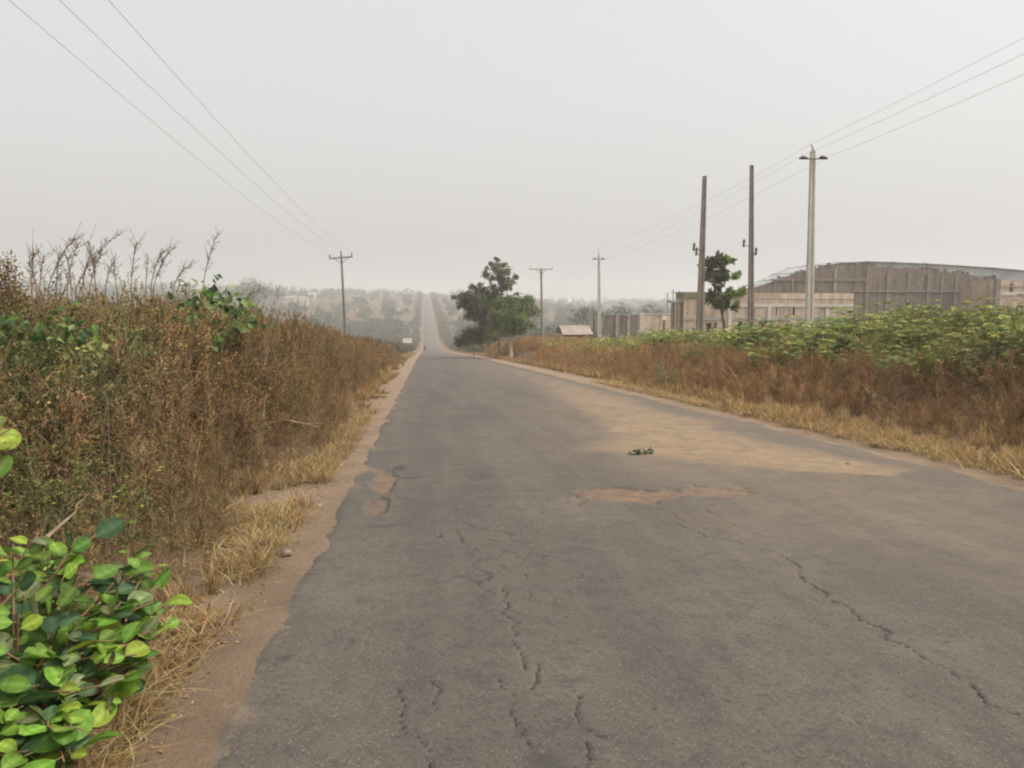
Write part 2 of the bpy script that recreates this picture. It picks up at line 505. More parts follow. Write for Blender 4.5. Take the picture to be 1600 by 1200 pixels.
def road_fields(x, y):
    """Height offset and masks of the worn surface."""
    n1 = fbm(x * 0.7, y * 0.35, 31, 5) - 0.5
    n2 = fbm(x * 3.0, y * 1.6, 32, 5) - 0.5
    crack = np.zeros_like(x)
    near = y < 10
    wx = (fbm(x[near] * 8, y[near] * 8, 33, 5) - 0.5) * 0.11
    wy = (fbm(x[near] * 8, y[near] * 8, 34, 5) - 0.5) * 0.11
    xn, yn = x[near] + wx, y[near] + wy
    cr = np.zeros_like(xn)
    for pl, wmm in zip(CRACKS, CW):
        P = np.array([gp(*p) for p in pl])
        for a, b_ in zip(P[:-1], P[1:]):
            sel = (xn > min(a[0], b_[0]) - 0.1) & (xn < max(a[0], b_[0]) + 0.1) & (yn > min(a[1], b_[1]) - 0.1) & (yn < max(a[1], b_[1]) + 0.1)
            px_, py_ = xn[sel], yn[sel]
            d = b_ - a; t = np.clip(((px_ - a[0]) * d[0] + (py_ - a[1]) * d[1]) / (d @ d), 0, 1)
            dist = np.hypot(px_ - a[0] - t * d[0], py_ - a[1] - t * d[1])
            w = wmm / 1000 * (0.5 + 1.0 * vnoise(px_ * 9, py_ * 9, 41))
            cr[sel] = np.maximum(cr[sel], 1 - sstep(w * 0.35, w * 0.9 + 0.003, dist))
    # crazing in the wheel paths
    e = worley_edge(xn * 6.5, yn * 3.2, 51)
    path = np.exp(-((xn - 0.25) / 0.95) ** 2) * sstep(8.5, 5.0, yn) + 0.35 * np.exp(-((xn - 3.4) / 0.8) ** 2) * sstep(7, 4, yn)
    patch = sstep(0.34, 0.58, fbm(xn * 1.5, yn * 0.8, 52))
    craze = (1 - sstep(0.02, 0.10, e)) * path * patch * sstep(0.35, 0.6, vnoise(xn * 8, yn * 5, 53))
    crack[near] = np.maximum(cr, craze * 0.85)
    # sand drifted over the right-hand lane
    cx = np.interp(y, [6, 8.5, 10.5, 14, 18, 35, 80, 200], [6.0, 5.0, 4.0, 4.3, 4.4, 5.0, 4.6, 4.4])
    hw = np.interp(y, [6, 7.9, 8.4, 9.6, 10.6, 12, 18, 35, 80, 200], [0.0, 0.05, 0.9, 1.35, 1.7, 1.3, 1.25, 1.0, 0.8, 0.8])
    q = np.abs(x - cx) / np.maximum(hw, 0.02) + n1 * 0.9 + n2 * 0.8
    dust = sstep(1.65, 0.15, q) * np.interp(y, [7.6, 8.4, 14, 30, 90, 200], [0, 1, 0.85, 0.5, 0.25, 0.08]) * (0.62 + 0.85 * (n2 + 0.28))
    q2 = np.hypot((x - 4.3) / 3.0, (y - 13) / 11) + n1 * 0.5
    dust = np.maximum(dust, 0.42 * sstep(1.75, 0.0, q2 + n2 * 0.5))
    dust = np.maximum(dust, (0.26 + 0.3 * n1) * sstep(0.6, 3.6, x + n1 * 1.5) * sstep(1.5, 7, y))
    dust = np.maximum(dust, 0.30 * np.exp(-((x - 4.1 - n1) / 0.9) ** 2) * sstep(2.2, 5, y) * sstep(9, 7, y))
    e_l, e_r = x - ROAD_L, ROAD_R - x
    dust = np.maximum(dust, sstep(0.22, -0.1, e_l + n2 * 0.6) * 0.6)
    dust = np.maximum(dust, sstep(0.20, 0.0, e_r + n2 * 0.4) * 0.7)
    # broken patches: red sub-base showing
    red = np.zeros_like(x); dep = np.zeros_like(x)
    for (pp, sx, sy, a) in (((1010, 778), 0.85, 0.42, 1.0), ((1085, 773), 0.60, 0.36, .9), ((955, 772), 0.45, 0.22, .8), ((600, 752), 0.16, 0.75, .8),
                            ((585, 790), 0.12, 0.45, .6), ((1080, 815), 0.7, 0.55, .38), ((1090, 845), 0.5, 0.3, .3)):
        c = gp(*pp)
        r = np.hypot((x - c[0]) / sx, (y - c[1]) / sy) + n2 * 1.7 + n1 * 0.7
        k = sstep(1.30, 0.40, r) * a
        red = np.maximum(red, k)
        if a >= 0.6: dep = np.maximum(dep, sstep(1.0, 0.75, r))
    lip = np.clip(sstep(0.02, 0.35, dep) - sstep(0.45, 0.98, dep), 0, 1)
    c = gp(1060, 760)
    crack = np.maximum(crack, lip * 0.6 * sstep(0.42, 0.6, vnoise(x * 5, y * 9, 66)) * sstep(c[1] - 0.25, c[1] + 0.25, y) * (np.abs(x - c[0]) < 2.2))
    c = gp(626, 730)
    crack = np.maximum(crack, 0.6 * sstep(1.1, 0.5, np.hypot((x - c[0]) / 0.09, (y - c[1]) / 0.30) + n2 * 3.0))
    dz = -0.012 * crack - 0.022 * dep + 0.006 * n2 + 0.02 * n1 * sstep(1, 3, np.minimum(e_l, e_r) + 1)
    dz = dz + 0.008 * (fbm(x * 24, y * 24, 61, 3) - 0.5) * (y < 14)
    return dz, crack, dust, red


m, nt, b, out = new_mat("worn_asphalt")
cr = nd(nt, "ShaderNodeAttribute", attribute_name="crack").outputs["Fac"]
du = nd(nt, "ShaderNodeAttribute", attribute_name="dust").outputs["Fac"]
re = nd(nt, "ShaderNodeAttribute", attribute_name="red").outputs["Fac"]
def ragged(src, scale, amp, lo, hi):
    """A mask whose soft edge is broken up by noise into a hard ragged one."""
    q = nt.nodes.new("ShaderNodeMath"); q.operation = 'MULTIPLY_ADD'
    nt.links.new(noise(nt, scale, 6, 0.7), q.inputs[0]); q.inputs[1].default_value = amp; nt.links.new(src, q.inputs[2])
    return ramp(nt, q.outputs[0], lo + amp * 0.5, hi + amp * 0.5)


cr = ragged(cr, 45, 0.8, 0.30, 0.75)
re = ragged(re, 9, 0.9, 0.25, 0.85)
asp = mixc(nt, ramp(nt, noise(nt, 0.8, 8, 0.62), 0.36, 0.66), (0.098, 0.083, 0.068), (0.124, 0.104, 0.083))
asp = mixc(nt, ramp(nt, noise(nt, 5.5, 6, 0.7), 0.42, 0.70), asp, (0.080, 0.069, 0.058))
asp = mixc(nt, ramp(nt, noise(nt, 95, 3, 0.6), 0.56, 0.70), asp, (0.215, 0.18, 0.145))
asp = mixc(nt, ramp(nt, noise(nt, 48, 4, 0.65), 0.52, 0.68), asp, (0.062, 0.053, 0.045))
snd = mixc(nt, ramp(nt, noise(nt, 3.4, 8, 0.7), 0.38, 0.66), (0.275, 0.192, 0.115), (0.19, 0.136, 0.086))
rd = mixc(nt, ramp(nt, noise(nt, 7, 8, 0.75), 0.38, 0.62), (0.215, 0.138, 0.088), (0.13, 0.088, 0.063))
fd = nt.nodes.new("ShaderNodeMath"); fd.operation = 'MULTIPLY_ADD'
gn = noise(nt, 28, 6, 0.75)
nt.links.new(du, fd.inputs[0]); fd.inputs[1].default_value = 1.5
sub = nt.nodes.new("ShaderNodeMath"); sub.operation = 'SUBTRACT'; nt.links.new(gn, sub.inputs[0]); sub.inputs[1].default_value = 0.75
nt.links.new(sub.outputs[0], fd.inputs[2])
dfac = ramp(nt, fd.outputs[0], -0.45, 1.05)
dm = nt.nodes.new("ShaderNodeMath"); dm.operation = 'MULTIPLY'; nt.links.new(dfac, dm.inputs[0])
nt.links.new(ramp(nt, du, 0.0, 0.6), dm.inputs[1])
mp_ = nd(nt, "ShaderNodeMapping"); mp_.inputs["Scale"].default_value = (1.6, 0.07, 1)
nt.links.new(nt.nodes.new("ShaderNodeTexCoord").outputs["Object"], mp_.inputs[0])
trk = ramp(nt, noise(nt, 1.3, 5, 0.6, mp_.outputs[0]), 0.36, 0.66)
asp = mixc(nt, 1.0, asp, mixc(nt, trk, (0.89, 0.89, 0.90), (1.10, 1.09, 1.08)), 'MULTIPLY')
asp = mixc(nt, ramp(nt, noise(nt, 2.1, 3, 0.5), 0.66, 0.74), asp, (0.062, 0.055, 0.048))
col = mixc(nt, dm.outputs[0], asp, snd)
col = mixc(nt, re, col, rd)
col = mixc(nt, cr, col, (0.046, 0.039, 0.034))
nt.links.new(col, b.inputs["Base Color"])
b.inputs["Roughness"].default_value = 0.86
b.inputs["Specular IOR Level"].default_value = 0.32
bump(nt, b, noise(nt, 85, 6, 0.7), 0.75, 0.010)
M_road = m


def road_mesh(ys, ncol):
    t = np.linspace(0, 1, ncol + 1)
    T, Y = np.meshgrid(t, ys)
    el = ROAD_L + (fbm(Y * 1.1, Y * 0 + 3, 71, 5) - 0.5) * 0.12 + (fbm(Y * 0.25, Y * 0 + 8, 73, 3) - 0.5) * 0.06
    er = ROAD_R + (fbm(Y * 0.9, Y * 0 + 5, 72, 5) - 0.5) * 0.34 + (fbm(Y * 0.18, Y * 0 + 1, 74, 3) - 0.5) * 0.40
    c = gp(462, 866)
    el = el + 0.05 * np.exp(-((Y - c[1] - 0.15) / 0.16) ** 2)
    X = (el + (er - el) * T).ravel(); Y = Y.ravel()
    dz, crk, dst, red = road_fields(X, Y)
    edge = np.minimum(T, 1 - T).ravel() * (ROAD_R - ROAD_L)
    z = prof(Y) + dz + 0.03 * (1 - ((T.ravel() - 0.5) * 2) ** 2) - 0.015 * sstep(0.10, 0.0, edge) - 0.14 * (edge < 1e-6)
    n = ncol + 1
    i = np.arange(n * len(ys)).reshape(len(ys), n)
    q = np.stack([i[:-1, :-1], i[:-1, 1:], i[1:, 1:], i[1:, :-1]], -1).reshape(-1, 4)
    return np.stack([X, Y, z], 1), q, {"crack": crk, "dust": dst, "red": red}


ys = list(ry_near)
while ys[-1] < 60: ys.append(ys[-1] + 0.12 + 0.010 * (ys[-1] - 14))
while ys[-1] < 1180: ys.append(ys[-1] + 1.0 + 0.008 * (ys[-1] - 60))
V, Q, at_ = road_mesh(np.array(ys), 520)
road = link(mesh_from("road", V, Q, None, np.zeros(len(Q)), M_road, True, at_))
tag(road, "long straight worn asphalt road, cracked and dusted with sand", None, None, "structure")

# ------------------------------------------------------------------ plant templates
BROWN = np.array([(0.31, 0.188, 0.074), (0.25, 0.152, 0.062), (0.37, 0.242, 0.105), (0.18, 0.114, 0.050), (0.29, 0.205, 0.078)])
GOLD = np.array([(0.54, 0.36, 0.155), (0.44, 0.28, 0.12), (0.60, 0.44, 0.22), (0.32, 0.20, 0.09)])
OLIVE = np.array([(0.165, 0.160, 0.052), (0.125, 0.145, 0.043), (0.21, 0.185, 0.068), (0.095, 0.118, 0.040)])
GREEN = np.array([(0.085, 0.150, 0.028), (0.055, 0.110, 0.026), (0.12, 0.185, 0.040), (0.045, 0.085, 0.028), (0.16, 0.21, 0.055)])


def pick(pal, n, j=0.16, r=rng):
    return np.clip(pal[r.integers(0, len(pal), n)] * r.normal(1, j, (n, 1)) * r.normal(1, 0.05, (n, 3)), 0.01, 0.9)


def rep4(c): return np.repeat(c, 4, axis=0)


def weed(seed, H, nb, nl, ll, pal, stemcol, spread=0.42, plume=0, width=0.45):
    """A bushy weed of unit-free height H: stem, branches, many small leaves, dry flower plumes on top."""
    r = np.random.default_rng(seed); A = Acc()
    lean = r.normal(0, 0.10, 2)
    def sp(t): return np.array([lean[0] * t * t * H, lean[1] * t * t * H, t * H])
    P = np.array([sp(t) for t in np.linspace(0, 1, 5)])
    A.add(*tube(P, np.linspace(0.011, 0.003, 5), 3, False), stemcol, 1)
    segs = [(P[1], P[4])]
    for i in range(nb):
        t = r.uniform(0.12, 0.95); a = r.uniform(0, 2 * np.pi); L = H * spread * (1.05 - 0.65 * t) * r.uniform(0.6, 1.2)
        el = r.uniform(0.35, 1.1)
        d = np.array([math.cos(a) * math.cos(el), math.sin(a) * math.cos(el), math.sin(el)])
        p0 = sp(t); p1 = p0 + d * L * 0.55; p2 = p0 + d * L + np.array([0, 0, -0.10 * L * r.uniform(-0.6, 1.4)])
        A.add(*tube([p0, p1, p2], [0.005, 0.0035, 0.002], 3, False), stemcol, 1)
        segs += [(p0, p1), (p1, p2), (p1, p2)]
    s = r.integers(0, len(segs), nl); t = r.uniform(0, 1, (nl, 1))
    Pa = np.array([segs[k][0] for k in s]); Pb = np.array([segs[k][1] for k in s])
    Pp = Pa + (Pb - Pa) * t + r.normal(0, 0.012, (nl, 3))
    D = rvec(nl, r); D[:, 2] = D[:, 2] * 0.7 - 0.15
    N = rvec(nl, r); N[:, 2] += 0.9
    L = ll * r.uniform(0.5, 1.45, nl)
    A.add(*leaves(Pp, D, N, L, L * width * r.uniform(0.7, 1.3, nl), r.uniform(0.1, 0.5), 0.25), rep4(pick(pal, nl, 0.2, r)), 0)
    for i in range(plume):
        a = r.uniform(0, 2 * np.pi); p0 = sp(r.uniform(0.7, 1.0)); L = H * r.uniform(0.12, 0.3)
        d = np.array([math.cos(a) * 0.35, math.sin(a) * 0.35, 1.0]); d /= np.linalg.norm(d)
        p1 = p0 + d * L
        A.add(*tube([p0, p1], [0.003, 0.0015], 3, False), stemcol, 1)
        n = 12; tt = r.uniform(0.2, 1, (n, 1)); pp = p0 + (p1 - p0) * tt
        A.add(*leaves(pp, rvec(n, r) + d, rvec(n, r), 0.03, 0.012), rep4(pick(pal, n, 0.2, r)), 0)
    return A.arrays()


def tuft(seed, n, h, spread, pal, w=0.006):
    """Grass blades bending outward."""
    r = np.random.default_rng(seed); A = Acc()
    a = r.uniform(0, 2 * np.pi, n); hh = h * r.uniform(0.35, 1.2, n); out_ = r.uniform(0.1, 1.0, n) * spread * hh
    base = r.normal(0, 0.05, (n, 2)); dx, dy = np.cos(a), np.sin(a)
    wx, wy = -dy * w, dx * w
    V = np.zeros((n, 7, 3))
    for k, (t, wd) in enumerate(((0, 1), (0.4, 0.9), (0.75, 0.6))):
        cx = base[:, 0] + dx * out_ * t ** 2; cyy = base[:, 1] + dy * out_ * t ** 2; cz = hh * (t - 0.22 * t ** 3 * (out_ / hh > 0.5))
        V[:, 2 * k] = np.stack([cx - wx * wd, cyy - wy * wd, cz], 1)
        V[:, 2 * k + 1] = np.stack([cx + wx * wd, cyy + wy * wd, cz], 1)
    V[:, 6] = np.stack([base[:, 0] + dx * out_, base[:, 1] + dy * out_, hh * (1 - 0.25 * (out_ / hh > 0.5))], 1)
    q = np.array([(0, 1, 3, 2), (2, 3, 5, 4), (4, 5, 6, 6)])
    Q = (q[None] + (np.arange(n) * 7)[:, None, None]).reshape(-1, 4)
    A.add(V.reshape(-1, 3), Q, np.repeat(pick(pal, n, 0.18, r), 7, axis=0), 0)
    return A.arrays()


def broadleaf(seed, H, ns, nl, ll, pal, stemcol, palmate=False):
    """Green undergrowth: a few stems carrying broad or hand-shaped leaves."""
    r = np.random.default_rng(seed); A = Acc()
    for i in range(ns):
        a = r.uniform(0, 2 * np.pi); h = H * r.uniform(0.6, 1.1); o = H * r.uniform(0.05, 0.35)
        P = np.array([(math.cos(a) * o * t * t, math.sin(a) * o * t * t, h * t) for t in (0, 0.5, 1)]) + np.r_[r.normal(0, 0.05, 2), 0]
        A.add(*tube(P, [0.010, 0.007, 0.004], 3, False), stemcol, 1)
        for k in range(nl):
            t = r.uniform(0.3, 1.0); p = P[1] + (P[2] - P[1]) * (t - 0.5) * 2 if t > 0.5 else P[0] + (P[1] - P[0]) * t * 2
            b_ = r.uniform(0, 2 * np.pi); d = np.array([math.cos(b_), math.sin(b_), r.uniform(-0.1, 0.7)])
            q = p + d * ll * r.uniform(0.5, 1.1)
            if palmate:
                m = 6; f = np.linspace(-1.9, 1.9, m) + b_
                D = np.stack([np.cos(f), np.sin(f), np.full(m, -0.35)], 1)
                L = ll * r.uniform(0.7, 1.1, m) * (1 - 0.15 * np.abs(f - b_) / 1.9)
                A.add(*leaves(np.tile(q, (m, 1)), D, np.tile((0, 0, 1.0), (m, 1)) + r.normal(0, 0.25, (1, 3)), L, L * 0.30, 0.1, 0.1),
                      rep4(np.tile(pick(pal, 1, 0.15, r), (m, 1))), 0)
            else:
                A.add(*leaves(q[None], d[None] * (1, 1, 0.3), np.array([[0, 0, 1.0]]) + r.normal(0, 0.3, (1, 3)), ll * r.uniform(0.7, 1.25), ll * 0.62, 0.1, 0.12),
                      rep4(pick(pal, 1, 0.15, r)), 0)
    return A.arrays()


ST_DRY, ST_GREEN = (0.20, 0.13, 0.075), (0.13, 0.12, 0.05)
T_dry = [weed(100 + i, 1.0, 24, 330, 0.026, BROWN, ST_DRY, 0.42, 4) for i in range(5)]
T_mix = [weed(120 + i, 1.0, 20, 280, 0.030, np.concatenate([BROWN, OLIVE]), ST_DRY, 0.40, 2) for i in range(4)]
T_olive = [weed(140 + i, 1.0, 18, 260, 0.034, OLIVE, ST_GREEN, 0.40, 1) for i in range(4)]
T_far = [weed(160 + i, 1.0, 7, 80, 0.075, BROWN, ST_DRY, 0.40, 1, 0.5) for i in range(4)]
T_farol = [weed(180 + i, 1.0, 7, 80, 0.080, np.concatenate([OLIVE, BROWN[:2]]), ST_GREEN, 0.40, 0, 0.5) for i in range(4)]
T_gold = [tuft(200 + i, 55, 0.5, 0.75, GOLD) for i in range(4)]
T_goldfar = [tuft(210 + i, 34, 0.5, 0.7, GOLD, 0.012) for i in range(3)]
T_straw = [tuft(220 + i, 22, 0.16, 2.6, GOLD, 0.003) for i in range(4)]
T_broad = [broadleaf(240 + i, 0.9, 4, 9, 0.10, GREEN, ST_GREEN) for i in range(4)]
T_cass = [broadleaf(260 + i, 1.1, 3, 12, 0.16, GREEN, ST_GREEN, True) for i in range(4)]
T_cassfar = [broadleaf(280 + i, 1.1, 3, 13, 0.24, GREEN, ST_GREEN) for i in range(3)]


def place(acc, Ts, x, y, scale, tint, tilt=0.12, sink=0.03, mat_off=0):
    k = rng.integers(0, len(Ts), len(x))
    z = Z(x, y) - sink
    for i, T in enumerate(Ts):
        s = k == i
        scatter(acc, T, np.stack([x[s], y[s], z[s]], 1), scale[s], tint[s], tilt, mat_off)


def wtint(n, lo=0.75, hi=1.25):
    return rng.uniform(lo, hi, (n, 1)) * rng.normal(1, 0.05, (n, 3))


# ------------------------------------------------------------------ left: tall dry thicket
VEG = [M_dry, M_stem, M_leaf, M_stem]
A = Acc()


def front(y): return -1.58 - 0.45 * (fbm(y * 0.5, y * 0, 401) - 0.5) * 2 - 0.25 * sstep(9, 25, y)


def left_batch(y0, y1, depth, dens, dry, mixd, olive, hscale=1.0):
    n = int((y1 - y0) * depth * dens)
    y = rng.uniform(y0, y1, n)
    u = rng.uniform(0, 1, n) ** 1.25 * depth
    x = front(y) - u
    vis = x > -0.78 * y - 3.5                            # a generous margin round what the road view sees
    x, y, u = x[vis], y[vis], u[vis]
    H = np.interp(u, [0, 0.5, 1.2, 2.2, 4, 9, 30], [0.35, 0.9, 1.65, 2.0, 2.15, 2.25, 2.3]) / 2.2 * (0.80 + 0.40 * fbm(x * 0.45, y * 0.4, 402)) * rng.uniform(0.78, 1.08, len(x)) * hscale
    H = H * np.interp(y, [3, 6, 9, 12, 16, 22, 30, 80], [1.15, 1.40, 1.62, 1.80, 2.0, 2.1, 1.9, 1.6])
    g = fbm(x * 0.5, y * 0.35, 403) + 0.34 * sstep(1.6, 5.0, u) * sstep(20, 8, y) + 0.12 * sstep(12, 5, y) - 0.22 * sstep(2.5, 0.2, u) + rng.normal(0, 0.08, len(x))
    t = wtint(len(x), 0.6, 1.3)
    a, b_ = g < 0.50, g >= 0.63
    place(A, dry, x[a], y[a], H[a], t[a])
    c = ~a & ~b_
    place(A, mixd, x[c], y[c], H[c], t[c])
    place(A, olive, x[b_], y[b_], H[b_] * 0.95, t[b_], mat_off=2)


left_batch(2.6, 7, 7.0, 24, T_dry, T_mix, T_olive)
left_batch(7, 16, 11.0, 16, T_dry, T_mix, T_olive)
left_batch(16, 34, 15.0, 7.5, T_dry, T_mix, T_olive)
left_batch(34, 75, 20.0, 4.5, T_far, T_far, T_farol)
# broad green leaves through the far left part of the mass
T_wisp = [tuft(230 + i, 9, 1.5, 0.30, BROWN, 0.0028) for i in range(4)]
n = 800
y = 6.5 + 26 * rng.uniform(0, 1, n) ** 1.2; u = rng.uniform(0.3, 8, n); x = front(y) - u
hs = np.interp(y, [3, 6, 9, 12, 16, 22, 30, 80], [1.15, 1.40, 1.62, 1.80, 2.0, 2.1, 1.9, 1.6]) * np.interp(u, [0, 1.2, 2.2, 9], [0.5, 0.85, 1, 1])
place(A, T_wisp, x, y, hs * rng.uniform(0.55, 0.88, n), wtint(n, 0.6, 1.1), 0.25)
n = 420
y = rng.uniform(5.5, 16, n); u = rng.uniform(1.6, 8, n); x = front(y) - u
g = fbm(x * 0.8, y * 0.6, 404); s = (g > 0.56) & (u > 2.2 - 0.5 * (y > 9))
x, y, u = x[s], y[s], u[s]
zz = Z(x, y)
k = rng.integers(0, 4, len(x))
for i in range(4):
    q = k == i
    hgt = np.interp(u[q], [1.6, 3, 8], [0.5, 0.85, 1.05])
    scatter(A, T_broad[i], np.stack([x[q], y[q], zz[q] + hgt * rng.uniform(0.35, 1.0, q.sum())], 1), rng.uniform(0.7, 1.1, q.sum()), wtint(q.sum(), 0.9, 1.5) * (1.15, 1.1, 0.9), 0.25, 2)
n = 260                                                 # yellowing broad leaves here and there
y = rng.uniform(5, 24, n); u = rng.uniform(0.6, 5, n); x = front(y) - u; zz = Z(x, y)
s = fbm(x * 0.9, y * 0.7, 414) > 0.56
x, y, u, zz = x[s], y[s], u[s], zz[s]
scatter(A, T_broad[1], np.stack([x, y, zz + np.interp(u, [0.6, 2, 5], [0.1, 0.8, 1.0]) * rng.uniform(0.3, 1, len(x))], 1), rng.uniform(0.45, 0.75, len(x)), wtint(len(x), 1.2, 2.0) * (1.6, 1.15, 0.9), 0.3, 2)
thicket = A.build("dry_undergrowth", VEG)
tag(thicket, "dense head-high thicket of dry brown weeds along the left verge", "undergrowth", None, "stuff")

# golden grass and straw along both verges
A = Acc()
n = 800
y = 2.4 + 40 * rng.uniform(0, 1, n) ** 1.5
x = front(y) + 0.05 + rng.normal(0, 0.24, n)
s = (x < ROAD_L - 0.45) & (fbm(x * 0.8, y * 0.7, 418) > 0.47)
place(A, T_gold, x[s], y[s], rng.uniform(0.22, 0.55, s.sum()), wtint(s.sum(), 0.5, 0.85), 0.3)
n = 2600
y = 2.2 + 22 * rng.uniform(0, 1, n) ** 1.6
x = -1.12 - np.abs(rng.normal(0, 0.50, n)); s = fbm(x * 1.2, y * 0.9, 419) > 0.46; x, y = x[s], y[s]; n = len(x)
k_ = 0
place(A, T_straw, x, y, rng.uniform(0.4, 1.2, n), wtint(n, 0.5, 0.9), 0.5, 0.01)
# right verge: golden bunches
n = 1050
y = 4 + 13 * rng.uniform(0, 1, n) ** 1.1
x = 6.75 + np.abs(rng.normal(0, 0.62, n)) + 0.35 * (fbm(y * 0.6, y * 0, 405) - 0.5)
gold_h = rng.uniform(0.4, 1.0, n) * (0.15 + 1.35 * fbm(x * 0.8, y * 0.6, 406) ** 1.5 * 1.4) * np.interp(x, [6.6, 7.6, 9.5], [0.6, 1.15, 0.8])
place(A, T_gold, x, y, gold_h, wtint(n, 0.65, 1.1), 0.22)
n = 900
y = rng.uniform(3, 30, n); x = 6.5 + np.abs(rng.normal(0, 0.5, n))
place(A, T_straw, x, y, rng.uniform(0.6, 1.5, n), wtint(n, 0.6, 1.0), 0.5, 0.01)
n = 1400
y = 18 + 120 * rng.uniform(0, 1, n) ** 1.4
x = np.where(rng.uniform(size=n) < 0.55, 7.3 + np.abs(rng.normal(0, 0.4, n)), front(y) + 0.05 - np.abs(rng.normal(0, 0.4, n)))
place(A, T_goldfar, x, y, rng.uniform(0.3, 0.8, n), wtint(n, 0.7, 1.05), 0.25)
n = 2200                                                # fallen dry leaves and twigs
y = 2.3 + 16 * rng.uniform(0, 1, n) ** 1.7; x = np.where(rng.uniform(size=n) < 0.75, -1.0 - np.abs(rng.normal(0, 0.5, n)), 6.4 + np.abs(rng.normal(0, 0.6, n)))
P = np.stack([x, y, Z(x, y) + 0.006], 1); D = rvec(n) * (1, 1, 0.15)
A.add(*leaves(P, D, rvec(n) * 0.35 + (0, 0, 1), rng.uniform(0.012, 0.05, n), rng.uniform(0.006, 0.022, n), 0.2, 0.1), rep4(pick(np.concatenate([BROWN, GOLD]), n, 0.25)))
grass = A.build("dry_grass", [M_dry, M_stem])
tag(grass, "golden dry grass and straw along both verges", "grass", None, "stuff")

# ------------------------------------------------------------------ right: weeds on the bank, green field above it
A = Acc()
n = 3000                                                # brown weeds along the right verge farther on
y = 15 + 85 * rng.uniform(0, 1, n) ** 1.25
u = rng.uniform(0, 1, n) ** 1.2 * np.interp(y, [15, 24, 34, 46, 100], [2.6, 3.2, 4.0, 8, 12])
x = 7.5 + u + 0.3 * (fbm(y * 0.4, y * 0, 407) - 0.5)
H = np.interp(u, [0, 0.6, 1.6, 4, 12], [0.4, 0.9, 1.35, 1.25, 1.1]) * (0.7 + 0.6 * fbm(x * 0.4, y * 0.3, 408)) * rng.uniform(0.75, 1.15, n) * np.interp(y, [15, 24, 38, 55, 100], [0.42, 0.58, 0.75, 0.95, 1.3]) * np.where((y > 34) & (y < 80), np.interp(x / y, [0.13, 0.20], [1.0, 0.62]), 1.0)
ok = ~((np.abs(x - 9.3) < 1.5) & (y > 60) & (y < 79)); x, y, H = x[ok], y[ok], H[ok]; n = len(x)
far_ = y > 38
t = wtint(n, 0.95, 1.75) * (1.06, 1.0, 0.98) * (0.75 + 0.5 * fbm(x * 0.9, y * 0.5, 415))[:, None]
s = ~far_; place(A, T_dry, x[s], y[s], H[s], t[s])
place(A, T_far, x[far_], y[far_], H[far_], t[far_])
n = 1100                                                # thin dry weeds on the near bank
y = 5 + 16 * rng.uniform(0, 1, n); x = rng.uniform(8.4, 13.5, n)
place(A, T_dry, x, y, rng.uniform(0.25, 0.62, n), wtint(n, 0.7, 1.35), 0.3)
n = 330
y = 9 + 30 * rng.uniform(0, 1, n) ** 1.2; x = rng.uniform(7.6, 11.0, n)
place(A, T_gold, x, y, rng.uniform(0.35, 0.95, n), wtint(n, 0.5, 0.9) * (0.95, 0.9, 0.85), 0.3)
n = 1900                                                # tangled low brush on the slope, thinning to bare dark soil
y = 6 + 19 * rng.uniform(0, 1, n); x = rng.uniform(8.0, 12.2, n)
s = fbm(x * 0.8, y * 0.6, 416) > 0.44
x, y = x[s], y[s]
place(A, T_dry, x, y, rng.uniform(0.25, 0.7, len(x)) * (0.5 + fbm(x * 0.7, y * 0.7, 417)), wtint(len(x), 0.9, 1.75) * (1.02, 0.97, 0.95), 0.45)
n = 200                                                 # dusty grey-green leaves in the near right brush
y = rng.uniform(7, 15, n); x = 9.5 + rng.uniform(0, 1, n) * (0.5 + 0.28 * y)
place(A, T_mix, x, y, rng.uniform(0.4, 0.95, n), wtint(n, 0.9, 1.5) * (1.0, 1.05, 1.2), 0.35)
n = 260
y = rng.uniform(5, 12, n); x = rng.uniform(9.5, 14, n)
place(A, T_mix, x, y, rng.uniform(0.4, 0.9, n), wtint(n, 0.6, 1.0), 0.3)
n = 900                                                 # brown growth between the green plants
y = 9 + 42 * rng.uniform(0, 1, n); x = 11.5 + rng.uniform(0, 1, n) * (6 + 0.6 * y)
s = fbm(x * 0.45, y * 0.45, 409) < 0.52
place(A, T_dry, x[s], y[s], rng.uniform(0.45, 1.0, s.sum()), wtint(s.sum(), 0.7, 1.15), 0.2)
weeds = A.build("dry_weeds", [M_dry, M_stem])
tag(weeds, "rusty brown dry weeds covering the right bank", "weeds", None, "stuff")

A = Acc()


def field_batch(y0, y1, x0, x1, n, Ts, s0, s1, tl, th):
    y = rng.uniform(y0, y1, n); x = rng.uniform(0, 1, n) * (x1(y) - x0(y)) + x0(y)
    ok = fbm(x * 0.45, y * 0.45, 409) > 0.45
    x, y = x[ok], y[ok]
    place(A, Ts, x, y, rng.uniform(s0, s1, len(x)) * (0.45 + 1.1 * fbm(x * 0.3, y * 0.3, 411)), wtint(len(x), tl, th) * (0.75 + 0.6 * fbm(x * 0.5, y * 0.4, 412))[:, None] * np.array([1.9, 1.40, 1.5]), 0.15)


